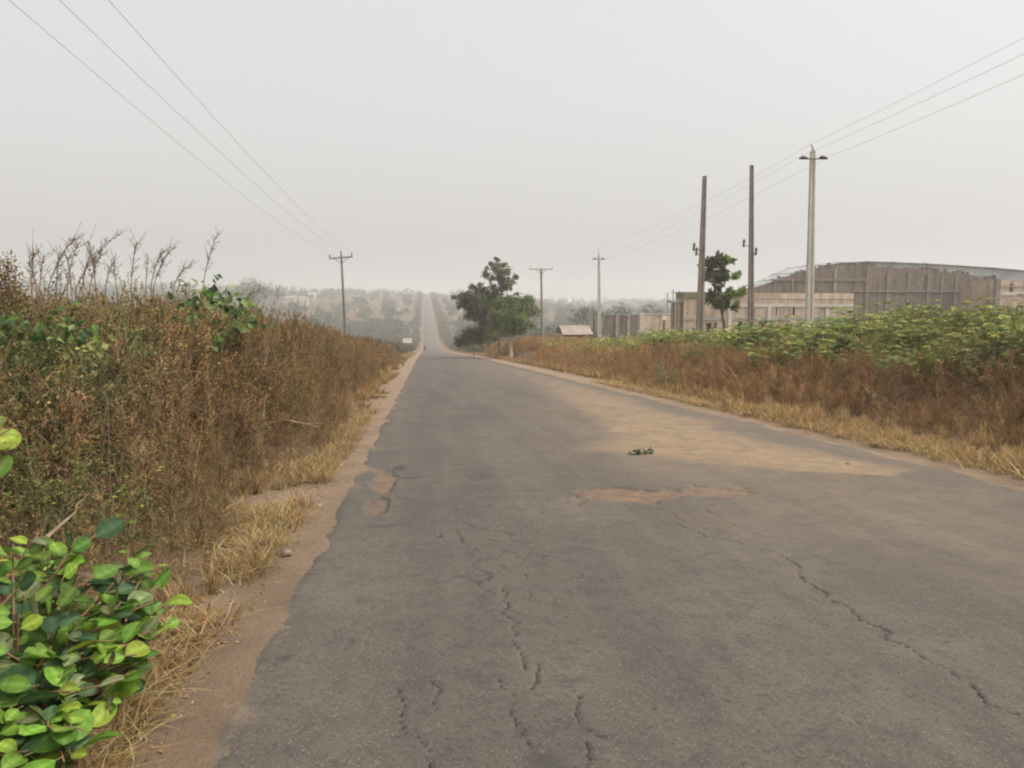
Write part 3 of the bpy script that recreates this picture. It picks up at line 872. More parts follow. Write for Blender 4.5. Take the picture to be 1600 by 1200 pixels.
f_l = lambda y: 11.8 + 0.8 * (fbm(y * 0.5, y * 0, 410) - 0.5) * 2 + np.interp(y, [8, 12, 16, 30, 45, 60], [1.2, 0.6, -0.3, -0.3, 0.4, 6])
field_batch(9, 26, f_l, lambda y: 14 + 0.62 * y, 1700, T_cass, 0.75, 1.15, 0.8, 1.6)
field_batch(13, 34, lambda y: 9.9 + 0.0 * y, lambda y: 12.5 + 0 * y, 420, T_cass, 0.4, 0.85, 0.7, 1.5)
field_batch(9, 26, f_l, lambda y: 14 + 0.62 * y, 700, T_broad, 0.8, 1.2, 0.8, 1.5)
field_batch(26, 62, f_l, lambda y: 12 + 0.78 * y, 3000, T_cassfar, 0.75, 1.15, 0.8, 1.5)
field_batch(40, 75, lambda y: 10.5 + 0 * y, lambda y: 18 + 0 * y, 500, T_cassfar, 0.5, 0.9, 1.1, 1.8)
crop = A.build("green_field_growth", [M_leaf, M_stem])
tag(crop, "low green leafy growth filling the field above the right bank", "field plants", None, "stuff")

# ------------------------------------------------------------------ far scrub and woodland
def clump(seed, n, pal, size=0.5, flat=0.8):
    r = np.random.default_rng(seed); A_ = Acc()
    nb = 9
    c = r.normal(0, 0.30, (nb, 3)); c[:, 2] = np.abs(c[:, 2]) * 1.1 + 0.32
    rad = r.uniform(0.16, 0.32, nb)
    k = r.integers(0, nb, n)
    P = c[k] + rvec(n, r) * (rad[k] * r.uniform(0.6, 1.05, n))[:, None]
    P[:, 2] = np.maximum(P[:, 2], 0.03)
    D = rvec(n, r); D[:, 2] -= 0.2
    L = size * r.uniform(0.6, 1.3, n)
    base = pick(pal, nb, 0.12, r)[k] * r.normal(1, 0.12, (n, 1))
    A_.add(*leaves(P, D, rvec(n, r) + (0, 0, 0.8), L, L * 0.62, 0.15, 0.2), rep4(np.clip(base, 0.01, 0.9)), 0)
    A_.add(*tube([(0, 0, -0.2), (0.01, 0, 0.25), (0, 0.02, 0.55)], [0.035, 0.028, 0.012], 4, False), (0.14, 0.105, 0.075), 1)
    return A_.arrays()


WOODG = np.array([(0.055, 0.085, 0.030), (0.075, 0.098, 0.036), (0.045, 0.07, 0.028), (0.095, 0.105, 0.045)])
WOODB = np.array([(0.14, 0.105, 0.06), (0.12, 0.10, 0.055), (0.17, 0.125, 0.075)])
T_tree = [clump(300 + i, 260, WOODG, 0.17) for i in range(4)]
T_treeb = [clump(310 + i, 220, np.concatenate([WOODB, WOODG[:2]]), 0.17) for i in range(3)]
T_bush = [clump(320 + i, 150, np.concatenate([WOODG, WOODB[:1]]), 0.19) for i in range(3)]
T_bushb = [clump(330 + i, 130, WOODB, 0.19) for i in range(3)]

A = Acc()
# scrub beside the road beyond the crest and on both slopes of the valley
n = 2600
y = 62 + 420 * rng.uniform(0, 1, n) ** 1.3
side = rng.uniform(size=n) < 0.55
off = np.abs(rng.normal(0, 1, n)) * np.interp(y, [62, 120, 480], [10, 22, 45])
x = np.where(side, -5.5 - off, 11.5 + off)
tall = rng.uniform(0.9, 2.0, n) * np.interp(y, [62, 150, 400], [0.95, 1.3, 1.7]) * np.interp(off, [0, 10], [0.75, 1.25])
gsel = fbm(x * 0.03, y * 0.03, 420) + rng.normal(0, 0.1, n) > 0.45
keep = ~((x > 9.5) & (x < 75) & (y < 112))
place(A, T_bush, x[gsel & keep], y[gsel & keep], tall[gsel & keep], wtint(n, 0.8, 1.3)[gsel & keep], 0.1)
s = ~gsel & keep
place(A, T_bushb, x[s], y[s], tall[s], wtint(n, 0.8, 1.3)[s], 0.1)
n = 1100                                                # close along the road's far stretch
y = 95 + 900 * rng.uniform(0, 1, n) ** 1.2
x = np.where(rng.uniform(size=n) < 0.5, -3.0 - np.abs(rng.normal(0, 2.2, n)), 8.6 + np.abs(rng.normal(0, 2.2, n)))
place(A, T_bushb + T_bush, x, y, rng.uniform(0.6, 1.6, n) * np.interp(y, [95, 300, 900], [0.8, 1.3, 2.2]), wtint(n, 0.8, 1.3), 0.1)
scrub = A.build("distant_scrub", [M_leaf, M_stem])
tag(scrub, "hazy low scrub covering the valley beside the far road", "scrub", None, "stuff")

A = Acc()
n = 3600
y = 330 + 1250 * rng.uniform(0, 1, n) ** 0.95
x = rng.uniform(-0.75, 0.95, n) * y * 0.9
off = np.maximum(ROAD_L - x, x - ROAD_R)
dens = fbm(x * 0.012, y * 0.012, 421)
s = (off > 9) & (dens > np.where(x > 40, 0.36, 0.42))
x, y = x[s], y[s]
size = rng.uniform(4.0, 8.5, len(x)) * np.where(x > 40, 1.05, 0.9)
br = (fbm(x * 0.01, y * 0.01, 422) + rng.normal(0, 0.12, len(x)) > 0.55) & (x < 60)
place(A, T_tree, x[~br], y[~br], size[~br], wtint((~br).sum(), 0.8, 1.3), 0.05, 0.3)
place(A, T_treeb, x[br], y[br], size[br], wtint(br.sum(), 0.8, 1.3), 0.05, 0.3)
n = 700                                                 # the wood on the right, nearer
y = rng.uniform(150, 420, n); x = 30 + rng.uniform(0, 1, n) * y * 0.75
place(A, T_tree, x, y, rng.uniform(3.0, 6.5, n) * np.interp(y, [150, 420], [0.7, 1.1]), wtint(n, 0.8, 1.3), 0.05, 0.3)
wood = A.build("distant_woodland", [M_leaf, M_stem])
tag(wood, "hazy wooded slopes on the skyline beyond the valley", "woodland", None, "stuff")

# ------------------------------------------------------------------ trees that stand out
def blob_tree(name, label, cat, base, trunk, blobs, pals, leaf=0.16, per=150, bark=None, trunk_r=0.16, seed=1, org=(700, 390), zoom=7.5, Y=82, depth=0.8, group=None, lwid=0.55):
    """Crown of leafy tufts read from the photograph as real clumps with depth, each carried by a limb of the trunk."""
    r = np.random.default_rng(seed)
    to = lambda zx, zy: at(org[0] + zx / zoom, org[1] + zy / zoom, Y)
    ppm = F / Y                                          # photograph pixels per metre there
    base_p = np.array([*to(*trunk[0])]); base_p[2] = Z(base_p[0], Y) - 0.1
    root = thing(name, label, cat, base_p, group)
    T = [base_p] + [to(*p) for p in trunk[1:]]
    tr = Acc()
    rr = np.linspace(trunk_r, trunk_r * 0.25, len(T))
    tr.add(*tube(T, rr, 8, True))
    trunk_o = tr.build("trunk", bark or M_bark, root, True)
    Tn = np.array(T); lim = Acc(); cr_ = Acc()
    dens = []
    for i in range(len(T) - 1):
        for t in np.linspace(0, 1, 8): dens.append(Tn[i] * (1 - t) + Tn[i + 1] * t)
    dens = np.array(dens)
    for (zx, zy, zr, pal, flat) in blobs:
        R_ = zr / zoom / ppm
        c = to(zx, zy) + np.array([0, r.normal(0, depth), 0]); 
        below = dens[dens[:, 2] < c[2] - 0.15 * np.hypot(*(dens[:, :2] - c[:2]).T)]
        st = below[np.argmin(np.linalg.norm(below - c, axis=1))] if len(below) else dens[3]
        mid = (st + c) / 2 + np.array([0, 0, -0.08 * np.linalg.norm(c - st)]) + r.normal(0, 0.08, 3)
        lim.add(*tube([st, mid, c], [0.055, 0.035, 0.012], 5, False))
        n = int(per * max(R_, 0.2) ** 1.8 * 6.5) + 30
        nsub = max(3, int(n / 26))
        sub = rvec(nsub, r) * (R_ * r.uniform(0.2, 1.3, (nsub, 1))) * (1, 1, flat) + c
        for q in sub[: max(2, nsub // 2)]:
            lim.add(*tube([c, (c + q) / 2 + r.normal(0, 0.03, 3), q], [0.012, 0.009, 0.005], 3, False))
        k = r.integers(0, nsub, n)
        P = sub[k] + rvec(n, r) * (R_ * 0.62 * r.uniform(0.05, 1.2, (n, 1)))
        D = (P - c) / (R_ + 1e-6) * 0.5 + rvec(n, r) * 0.8; D[:, 2] += 0.1
        L = leaf * r.uniform(0.6, 1.4, n)
        ct = pick(pals[pal], nsub, 0.14, r)[k] * r.normal(1, 0.10, (n, 1))
        cr_.add(*leaves(P, D, rvec(n, r) + (0, 0, 0.7), L, L * lwid, 0.2, 0.15), rep4(np.clip(ct, 0.01, 0.9)))
    lim.build("limbs", bark or M_bark, trunk_o, True, np.array(root.location))
    cr_.build("crown", M_leaf, root)
    return root


P_dark = np.array([(0.14, 0.165, 0.070), (0.12, 0.14, 0.062), (0.165, 0.18, 0.08), (0.165, 0.155, 0.085)])
P_lime = np.array([(0.19, 0.245, 0.065), (0.14, 0.19, 0.052), (0.23, 0.26, 0.08), (0.11, 0.15, 0.045)])
P_dull = np.array([(0.14, 0.125, 0.06), (0.10, 0.095, 0.045), (0.17, 0.14, 0.075)])
b1 = [(565, 125, 26), (510, 160, 24), (640, 180, 30), (580, 215, 55), (462, 230, 22), (640, 270, 65), (430, 305, 34), (505, 322, 34), (690, 260, 30), (772, 330, 26),
      (745, 385, 36), (640, 375, 55), (660, 430, 45), (370, 412, 22), (312, 455, 46), (372, 475, 36), (520, 450, 42), (455, 492, 46), (185, 522, 24), (62, 568, 24),
      (120, 552, 22), (222, 535, 32), (232, 600, 56), (135, 665, 26), (200, 670, 36), (340, 620, 80), (330, 720, 72), (450, 600, 72), (265, 740, 55), (400, 700, 76), (520, 570, 56), (742, 460, 20), (810, 510, 16)]
blob_tree("tree", "tall dark irregular tree with spiky tufts standing by the right verge", "tree", None,
          [(600, 1150), (610, 900), (600, 700), (640, 450), (585, 190)], [(a, b_, c * 1.2, 0, 0.8) for a, b_, c in b1 + [(600, 330, 50), (560, 490, 50), (400, 560, 60), (300, 580, 50), (280, 670, 60), (470, 680, 70), (540, 640, 60), (180, 610, 40), (430, 780, 60), (330, 790, 50), (620, 470, 40)]] + [(450, 850, 55, 1, 0.9), (430, 940, 55, 1, 0.9), (520, 960, 50, 1, 0.9), (400, 870, 50, 1, 0.9), (550, 1030, 45, 1, 0.9), (470, 1030, 45, 1, 0.9)], [P_dark, P_dull * 1.2], 0.20, 150, M_bark, 0.2, 11, Y=84, depth=0.9)
b2 = [(620, 640, 62), (560, 700, 55), (700, 600, 55), (770, 640, 74), (880, 590, 52), (955, 620, 52), (1010, 720, 44), (900, 720, 74), (800, 720, 74), (680, 720, 74), (640, 820, 74),
      (590, 760, 60), (720, 900, 70), (840, 800, 70), (830, 660, 60), (850, 930, 50), (560, 860, 55), (600, 960, 50), (600, 900, 55), (760, 850, 72), (860, 860, 52), (955, 860, 42), (650, 960, 48), (770, 960, 44), (540, 800, 50)]
blob_tree("tree", "bright green leafy tree with pale slanting trunk by the right verge", "tree", None,
          [(738, 1190), (722, 1080), (705, 930), (740, 760), (790, 620)], [(a, b_, c * 1.18, 0, 0.85) for a, b_, c in b2], [P_lime], 0.20, 190, M_palebark, 0.24, 12, Y=79, depth=0.9)
b3 = [(250, 985, 70), (335, 1010, 55), (190, 1050, 58), (425, 1030, 50), (120, 1070, 38), (300, 930, 40), (460, 960, 50), (430, 870, 48)]
blob_tree("shrub", "low olive green bush at the left foot of the dark roadside tree", "bush", None,
          [(300, 1130), (300, 1060), (300, 960)], [(a, b_ + 25, c * 1.35, 0, 0.8) for a, b_, c in b3], [P_dull * (0.85, 1.1, 0.75)], 0.18, 230, M_bark, 0.05, 13, Y=86, depth=0.5)
b4 = [(160, 690, 20, 0), (200, 690, 30, 0), (180, 735, 36, 0), (240, 700, 30, 1), (262, 678, 20, 1), (215, 790, 34, 0), (288, 772, 16, 1), (255, 750, 22, 0), (207, 830, 18, 1), (165, 885, 30, 0), (195, 915, 32, 0),
      (232, 905, 24, 0), (295, 930, 20, 1), (265, 865, 22, 1), (315, 852, 18, 1), (150, 770, 18, 0)]  # lit tufts, mostly on the right, are painted with the brighter palette
blob_tree("tree", "small young tree with tufted crown between two concrete poles", "tree", None,
          [(247, 1110), (240, 1040), (222, 945), (205, 830), (212, 720)], [(a, b_, c, p, 0.8) for a, b_, c, p in b4], [P_dark * 0.9, P_lime * 1.15], 0.26, 170, M_bark, 0.10, 14, org=(1060, 200), zoom=3.333, Y=47, depth=0.35)
b5 = [(0, 0, 14), (-14, 4, 12), (14, 4, 12), (-26, 8, 10), (27, 8, 10), (-8, 12, 14), (10, 12, 14), (-34, 14, 8), (36, 14, 8)]
blob_tree("tree", "broad round-topped hazy tree on the left skyline above the thicket", "tree", None,
          [(0, 42), (0, 20), (0, 6)], [(a, b_, c, 0, 0.7) for a, b_, c in b5], [WOODG * 1.3], 0.7, 4, M_bark, 0.35, 15, org=(398, 447), zoom=1, Y=430, depth=2.5)
for k, (px_, py_, s_, Y_, lab) in enumerate(((918, 486, 1.0, 210, "round hazy tree behind the rusty low roof, left of the pale far pole"),
                                            (965, 482, 0.9, 230, "round hazy tree rising behind the dark block wall"),
                                            (1020, 482, 0.8, 260, "hazy tree rising behind the tan fence wall"))):
    bl = [(0, 0, 12 * s_), (-12 * s_, 5, 10 * s_), (12 * s_, 5, 10 * s_), (-6, 12, 12 * s_), (8, 12, 12 * s_), (-20 * s_, 12, 8), (20 * s_, 12, 8)]
    blob_tree("tree", lab, "tree", None, [(0, 30), (0, 14), (0, 4)], [(a, b_, c, 0, 0.8) for a, b_, c in bl], [WOODG * 1.1], 0.5, 8, M_bark, 0.25, 30 + k, org=(px_, py_), zoom=1, Y=Y_, depth=1.2)

# ------------------------------------------------------------------ foreground shrub with big leaves
def big_leaf(r, L, W):
    """Obovate leaf: 7 x 5 grid, folded on the midrib, curling at the tip."""
    u = np.linspace(0, 1, 8); v = np.linspace(-1, 1, 5)
    cup, curl, twist = r.uniform(0.05, 0.35), r.uniform(-0.1, 0.35), r.normal(0, 0.2)
    V = []
    for t in u:
        w = W * 0.5 * (math.sin(math.pi * min(1, t ** 0.88)) ** 0.58) * (0.8 + 0.35 * t) if 0 < t < 1 else 0.002
        for s in v:
            V.append((s * w * math.cos(cup * abs(s)), t * L, abs(s) * w * cup - curl * L * t * t + twist * s * w * t + 0.02 * L * math.sin(7 * t + 3 * s) * abs(s)))
    i = np.arange(40).reshape(8, 5)
    return np.array(V), np.stack([i[:-1, :-1], i[:-1, 1:], i[1:, 1:], i[1:, :-1]], -1).reshape(-1, 4)


SHR = [np.array([(0.115, 0.215, 0.022), (0.145, 0.25, 0.028), (0.085, 0.165, 0.022)]),
       np.array([(0.25, 0.32, 0.035), (0.20, 0.29, 0.03)]),
       np.array([(0.040, 0.085, 0.030), (0.050, 0.10, 0.033)]),
       np.array([(0.16, 0.185, 0.075), (0.135, 0.165, 0.065), (0.11, 0.14, 0.055)]),
       np.array([(0.20, 0.13, 0.06), (0.14, 0.09, 0.045)])]


def leafy_shrub(name, label, base, stems, leaf_len, nper, seed, mix=(0.52, 0.15, 0.17, 0.14, 0.02)):
    r = np.random.default_rng(seed)
    root = thing(name, label, "shrub", base)
    S, Lf = Acc(), Acc()
    for (tip, bend) in stems:
        tip = np.array(tip, float)
        start = np.array(base, float) + np.array([*(r.normal(0, 0.16, 2)), 0]) + (tip - base) * (0.25, 0.25, 0)
        start[2] = Z(start[0], start[1]) - 0.03
        mid = (start + tip) / 2 + np.array([0, 0, bend]) + r.normal(0, 0.03, 3)
        ts = np.linspace(0, 1, 9)[:, None]
        C = (1 - ts) ** 2 * start + 2 * ts * (1 - ts) * mid + ts ** 2 * tip
        S.add(*tube(C, np.linspace(0.008, 0.0028, 9), 6, True), (0.20, 0.115, 0.065))
        az = r.uniform(0, 6.28)
        for k in range(nper):
            t = 0.30 + 0.70 * (k + r.uniform(0, 0.5)) / nper
            t = min(t, 1.0)
            p = (1 - t) ** 2 * start + 2 * t * (1 - t) * mid + t ** 2 * tip
            az += 2.4 if k % 2 else math.pi
            d = np.array([math.cos(az), math.sin(az), r.uniform(-0.25, 0.55)]) + (tip - start) * 0.35
            d /= np.linalg.norm(d)
            nrm = np.array([0, 0, 1.0]) + r.normal(0, 0.55, 3) + np.array([0.1, -0.35, 0])
            s = np.cross(d, nrm); s /= np.linalg.norm(s); n_ = np.cross(s, d)
            L = leaf_len * r.uniform(0.4, 1.25); W = L * r.uniform(0.60, 0.80)
            V, Q = big_leaf(r, L, W)
            pet = p + d * L * 0.16
            S.add(*tube([p, pet], [0.0026, 0.002], 4, False), (0.17, 0.16, 0.05))
            V = pet + V[:, :1] * s + V[:, 1:2] * d + V[:, 2:] * n_
            fam = r.choice(5, p=mix)
            cl = np.tile(pick(SHR[fam], 1, 0.14, r)[0], (len(V), 1))
            cl[2::5] = np.clip(cl[2::5] * 1.45 + 0.02, 0, 0.9)              # paler midrib
            cl *= r.uniform(0.86, 1.14, (len(V), 1)) * np.repeat(np.where(np.arange(8) % 2, 0.9, 1.08), 5)[:, None]
            Lf.add(V, Q, cl)
    S.build("stems", M_stem, root, True)
    Lf.build("leaves", M_gloss, root, True)
    return root


r_ = np.random.default_rng(5)
stems = []
tips = [(20, 850, 3.5), (70, 850, 3.6), (115, 855, 3.5), (150, 835, 3.6), (50, 900, 3.3), (100, 900, 3.2), (150, 900, 3.3), (200, 885, 3.5), (235, 880, 3.5), (240, 940, 3.3), (190, 940, 3.2),
        (140, 950, 3.0), (90, 950, 3.0), (30, 960, 2.9), (10, 1020, 2.8), (80, 1010, 2.8), (130, 1020, 2.8), (180, 1000, 2.95), (215, 1000, 3.1), (60, 1070, 2.65), (110, 1080, 2.65), (160, 1070, 2.75), (175, 1110, 2.7),
        (20, 1110, 2.6), (80, 1140, 2.5), (130, 1140, 2.55), (40, 1180, 2.45), (100, 1190, 2.45), (-30, 900, 3.4), (-40, 1000, 3.0), (-40, 1100, 2.7), (235, 985, 3.2), (250, 915, 3.55), (255, 960, 3.4), (200, 855, 3.6), (245, 1000, 3.2), (120, 840, 3.6), (215, 1035, 3.05), (252, 880, 3.65), (262, 940, 3.5), (258, 985, 3.3), (225, 860, 3.7), (60, 835, 3.7), (240, 1030, 3.1)]
base = np.array([-1.75, 3.0, 0]); base[2] = Z(base[0], base[1])
for (px_, py_, Y_) in tips:
    stems.append((at(px_, py_, Y_), r_.uniform(0.05, 0.22)))
    stems.append((at(px_ - 20 + r_.normal(0, 14), py_ + 30 + r_.normal(0, 14), Y_ + r_.normal(0, 0.1)), r_.uniform(0.02, 0.15)))
leafy_shrub("leafy_shrub", "big-leaved glossy green shrub in the near left corner beside the asphalt", base, stems, 0.116, 10, 3)
base = np.array([-2.15, 2.6, 0]); base[2] = Z(base[0], base[1])
leafy_shrub("leafy_shrub", "upright sprig of large bright green leaves at the left frame edge", base,
            [(at(12, 652, 2.6), 0.3), (at(8, 690, 2.55), 0.3), (at(-25, 640, 2.7), 0.3), (at(4, 720, 2.5), 0.3), (at(18, 668, 2.5), 0.3)], 0.088, 11, 8, (0.72, 0.28, 0, 0, 0))

# green climbers on the thicket
def creeper(name, label, pts, Y, n, ll, pal, seed, grp=None):
    r = np.random.default_rng(seed)
    P = np.array([at(px_, py_, Y + dy) for px_, py_, dy in pts])
    b0 = P[0].copy(); b0[2] = Z(b0[0], b0[1])
    root = thing(name, label, "creeper", b0, grp)
    S, Lf = Acc(), Acc()
    path = [b0] + list(P)
    S.add(*tube(path, 0.008, 4, False), (0.16, 0.13, 0.06))
    seg = r.integers(0, len(P) - 1, n); t = r.uniform(0, 1, (n, 1))
    C = P[seg] * (1 - t) + P[seg + 1] * t + r.normal(0, 1, (n, 3)) * (0.16, 0.2, 0.13) * (Y / 13)
    D = rvec(n, r); D[:, 2] -= 0.2; D[:, 1] -= 0.2
    L = ll * r.uniform(0.6, 1.25, n)
    Lf.add(*leaves(C, D, rvec(n, r) * 0.6 + (0.1, -0.5, 0.8), L, L * 0.75, 0.12, 0.12), rep4(pick(pal, n, 0.2, r)))
    S.build("vine", M_stem, root); Lf.build("leaves", M_gloss, root)
    return root


creeper("creeper", "bright green leafy creeper cresting the thicket near its skyline dip", [(290, 505, 0), (300, 470, 0.2), (325, 462, 0.4), (350, 475, 0.5), (375, 490, 0.8), (395, 495, 1.0)], 12.6, 200, 0.15, GREEN * 1.25, 51)
creeper("creeper", "dark green creeper patch in the thicket under the skyline crest", [(345, 525, 0), (360, 512, 0.1), (380, 508, 0.3)], 11.8, 60, 0.12, GREEN * 0.7, 52)
creeper("creeper", "green leafy vine patch in the thicket's upper left", [(75, 525, 0), (95, 505, 0.1), (120, 512, 0.2), (140, 540, 0.2)], 7.2, 110, 0.085, GREEN, 53)
creeper("creeper", "yellowish green leafy patch low in the thicket below the vine", [(125, 545, 0), (140, 548, 0.1), (150, 560, 0.2)], 7.0, 80, 0.07, np.array([(0.25, 0.26, 0.08), (0.2, 0.22, 0.07)]), 54)
creeper("creeper", "dull green leafy patch in the thicket at the left frame edge", [(-10, 560, 0), (5, 500, 0.1), (20, 530, 0.2)], 6.4, 110, 0.08, GREEN * 0.9, 55)

# tall feathery stalks against the sky
CROWD = "thin short dry stalk crowded among the longer plumes at the thicket's upper left"
STALKS = [(75, 452, 118, 372, 11.5, "tall dry feathery stalk leaning right, leftmost of the long ones above the thicket", 1.0),
          (105, 450, 122, 383, 11.8, "thin upright dry stalk between two leaning stalks above the thicket", 0.7),
          (118, 452, 186, 366, 12.2, "long dry stalk arching far right above the thicket skyline", 0.9),
          (150, 450, 138, 376, 12.4, "dry stalk leaning left that crosses the arching stalk", 0.9),
          (205, 448, 214, 380, 13.0, "slender upright dry stalk standing alone mid skyline of the thicket", 1.0),
          (236, 446, 256, 392, 13.5, "shorter of the paired dry stalks right of the slender upright one", 0.8),
          (240, 448, 270, 388, 13.6, "longer right-leaning dry stalk of the pair on the thicket crest", 1.0),
          (318, 442, 342, 362, 14.5, "tall isolated pale plume stalk, rightmost against the sky", 1.1),
          (50, 452, 52, 398, 11.3, "short dark feathery stalk beside the dark bushy tip at far left", 0.9),
          (272, 446, 298, 416, 14.0, "low dry stalk bent right on the thicket crest", 0.7),
          (88, 452, 96, 392, 11.6, CROWD, 0.5), (62, 454, 70, 400, 11.4, CROWD, 0.6), (128, 452, 148, 386, 12.0, CROWD, 0.5), (140, 450, 160, 398, 12.3, CROWD, 0.5),
          (165, 450, 180, 408, 12.4, CROWD, 0.5), (182, 450, 176, 412, 12.6, CROWD, 0.5), (112, 454, 104, 402, 11.9, CROWD, 0.5), (58, 454, 44, 412, 11.2, CROWD, 0.5), (228, 448, 232, 404, 13.3, CROWD, 0.4),
          (370, 485, 405, 455, 17.0, "dark slanting dry stalk above the bright green creeper", 0.9)]
for k, (x0, y0, x1, y1, Y_, lab, dens) in enumerate(STALKS):
    r = np.random.default_rng(600 + k)
    top, low = at(x1, y1, Y_), at(x0, y0, Y_)
    bpt = low + (low - top) * 0.25; bpt[2] = Z(low[0], Y_) - 0.05
    t = np.linspace(0, 1, 14)[:, None]
    C = np.concatenate([[bpt], (1 - t) ** 2 * low + 2 * t * (1 - t) * (low * 0.5 + top * 0.5 + np.array([-0.12 * (top - low)[0], 0, 0.12])) + t ** 2 * top])
    root = thing("weed_stalk", lab, "weed stalk", bpt, "tall dry stalks on the thicket skyline")
    S = Pm = Acc()
    S.add(*tube(C, np.linspace(0.008, 0.0025, len(C)), 4, False), (0.17, 0.115, 0.075), 1)
    n = int(75 * dens)
    q = r.uniform(0.15, 1, n); i0 = 1 + (q * 12.99).astype(int)
    P0 = C[np.clip(i0, 1, 13)] + (C[np.clip(i0 + 1, 2, 14)] - C[np.clip(i0, 1, 13)]) * r.uniform(0, 1, (n, 1))
    d = (top - low) / np.linalg.norm(top - low)
    tw = d * r.uniform(0.5, 1.0, (n, 1)) + rvec(n, r) * 0.65
    for p, v in zip(P0[: n // 3], tw[: n // 3]):
        e = p + v * r.uniform(0.08, 0.26)
        S.add(*tube([p, e], [0.0035, 0.0018], 3, False), (0.19, 0.13, 0.085), 1)
        m_ = 6
        Pm.add(*leaves(p + (e - p) * r.uniform(0.2, 1, (m_, 1)), rvec(m_, r) + v, rvec(m_, r), 0.026, 0.010), rep4(pick(BROWN * 0.85, m_, 0.2, r)))
    Pm.add(*leaves(P0, tw, rvec(n, r), 0.034, 0.011), rep4(pick(BROWN * 0.85, n, 0.2, r)))
    S.build("stalk", [M_dry, M_stem], root)

# dark bushy tip at the far left skyline
A = Acc()
bb = at(8, 430, 10.2)
b0 = np.array([bb[0], 10.2, Z(bb[0], 10.2)])
root = thing("tall_weed", "dark brown bushy weed tip, tallest at the far left skyline", "weed", b0)
r = np.random.default_rng(77)
for k, (px_, py_) in enumerate(((12, 398), (0, 410), (25, 415), (8, 430), (32, 440), (-12, 425))):
    top = at(px_, py_, 10.2 + 0.1 * k)
    A.add(*tube([b0 + r.normal(0, 0.05, 3) * (1, 1, 0), (b0 + top) / 2, top], [0.012, 0.009, 0.003], 4, False), (0.14, 0.095, 0.06), 1)
    n = 260
    t = r.uniform(0.45, 1, (n, 1)) ** 0.7
    P = b0 + (top - b0) * t + r.normal(0, 0.07, (n, 3)) * (1.6 - t)
    A.add(*leaves(P, rvec(n, r) + (0, 0, 0.4), rvec(n, r), 0.05 * r.uniform(0.6, 1.3, n), 0.022, 0.2, 0.2), rep4(pick(BROWN * 0.75, n, 0.2, r)), 0)
A.build("growth", [M_dry, M_stem], root)

# dead branches low in the thicket, shrub on the right verge, green sprig on the road, stones
def branch(label, pts, rad, fork=2, seed=1, col=M_bark):
    P = np.array([at(*p) for p in pts])
    root = thing("dead_branch", label, "branch", P[0])
    r = np.random.default_rng(seed); A_ = Acc()
    A_.add(*tube(P, np.linspace(rad, rad * 0.4, len(P)), 6))
    for k in range(fork):
        i = r.integers(1, len(P)); d = P[i] - P[i - 1]
        e = P[i] + d * 0.6 + r.normal(0, 0.3, 3) * np.linalg.norm(d)
        A_.add(*tube([P[i], (P[i] + e) / 2 + r.normal(0, 0.02, 3), e], [rad * 0.5, rad * 0.35, rad * 0.15], 4))
    A_.build("wood", col, root, True)


M_drystick = plain_mat("dry_stick", (0.30, 0.225, 0.155), (0.20, 0.145, 0.10), 14, 0.9, 0.15, 0.4, 30)
branch("bare dead branch lying at the thicket's foot near the verge", [(380, 690, 11.3), (410, 668, 11.2), (440, 655, 11.1), (475, 662, 11.6), (500, 668, 11.8)], 0.022, 3, 1, M_drystick)
branch("pale broken stick poking up out of the thicket beside the dead branch", [(410, 655, 10.9), (412, 635, 10.8), (416, 615, 10.8)], 0.022, 0, 2, M_drystick)
branch("long thin dry stem lying across the middle of the thicket", [(360, 584, 13.5), (390, 586, 13.4), (415, 588, 13.3)], 0.012, 1, 3, M_drystick)
branch("pale snapped stem leaning behind the big-leaved shrub", [(70, 842, 4.1), (95, 820, 4.2), (118, 800, 4.4)], 0.012, 1, 4, M_drystick)
branch("tall thin pale stem standing at the front of the thicket", [(180, 822, 5.0), (172, 760, 5.1), (170, 690, 5.3), (168, 620, 5.4)], 0.0045, 1, 5, M_bark)

gx_, gy_ = 7.9, 24.5
root = thing("shrub", "small grey-green bush at the foot of the brown weeds on the right verge", "bush", (gx_, gy_, float(Z(gx_, gy_))))
A = Acc(); r = np.random.default_rng(91)
for k in range(26):
    a = r.uniform(0, 6.28); el = r.uniform(0.3, 1.3); L = r.uniform(0.5, 1.0)
    d = np.array([math.cos(a) * math.cos(el), math.sin(a) * math.cos(el), math.sin(el)])
    p0 = np.array([gx_, gy_, float(Z(gx_, gy_))]); p1 = p0 + d * L
    A.add(*tube([p0, (p0 + p1) / 2, p1], [0.01, 0.007, 0.003], 4, False), (0.2, 0.17, 0.1), 1)
    n = 44; t = r.uniform(0.3, 1.05, (n, 1))
    A.add(*leaves(p0 + d * L * t + r.normal(0, 0.05, (n, 3)), rvec(n, r) + d, rvec(n, r) + (0, 0, 0.6), 0.08 * r.uniform(0.6, 1.3, n), 0.035), rep4(pick(np.array([(0.24, 0.23, 0.11), (0.18, 0.19, 0.085), (0.30, 0.26, 0.13)]), n, 0.2, r)), 0)
A.build("growth", [M_leaf, M_stem], root)

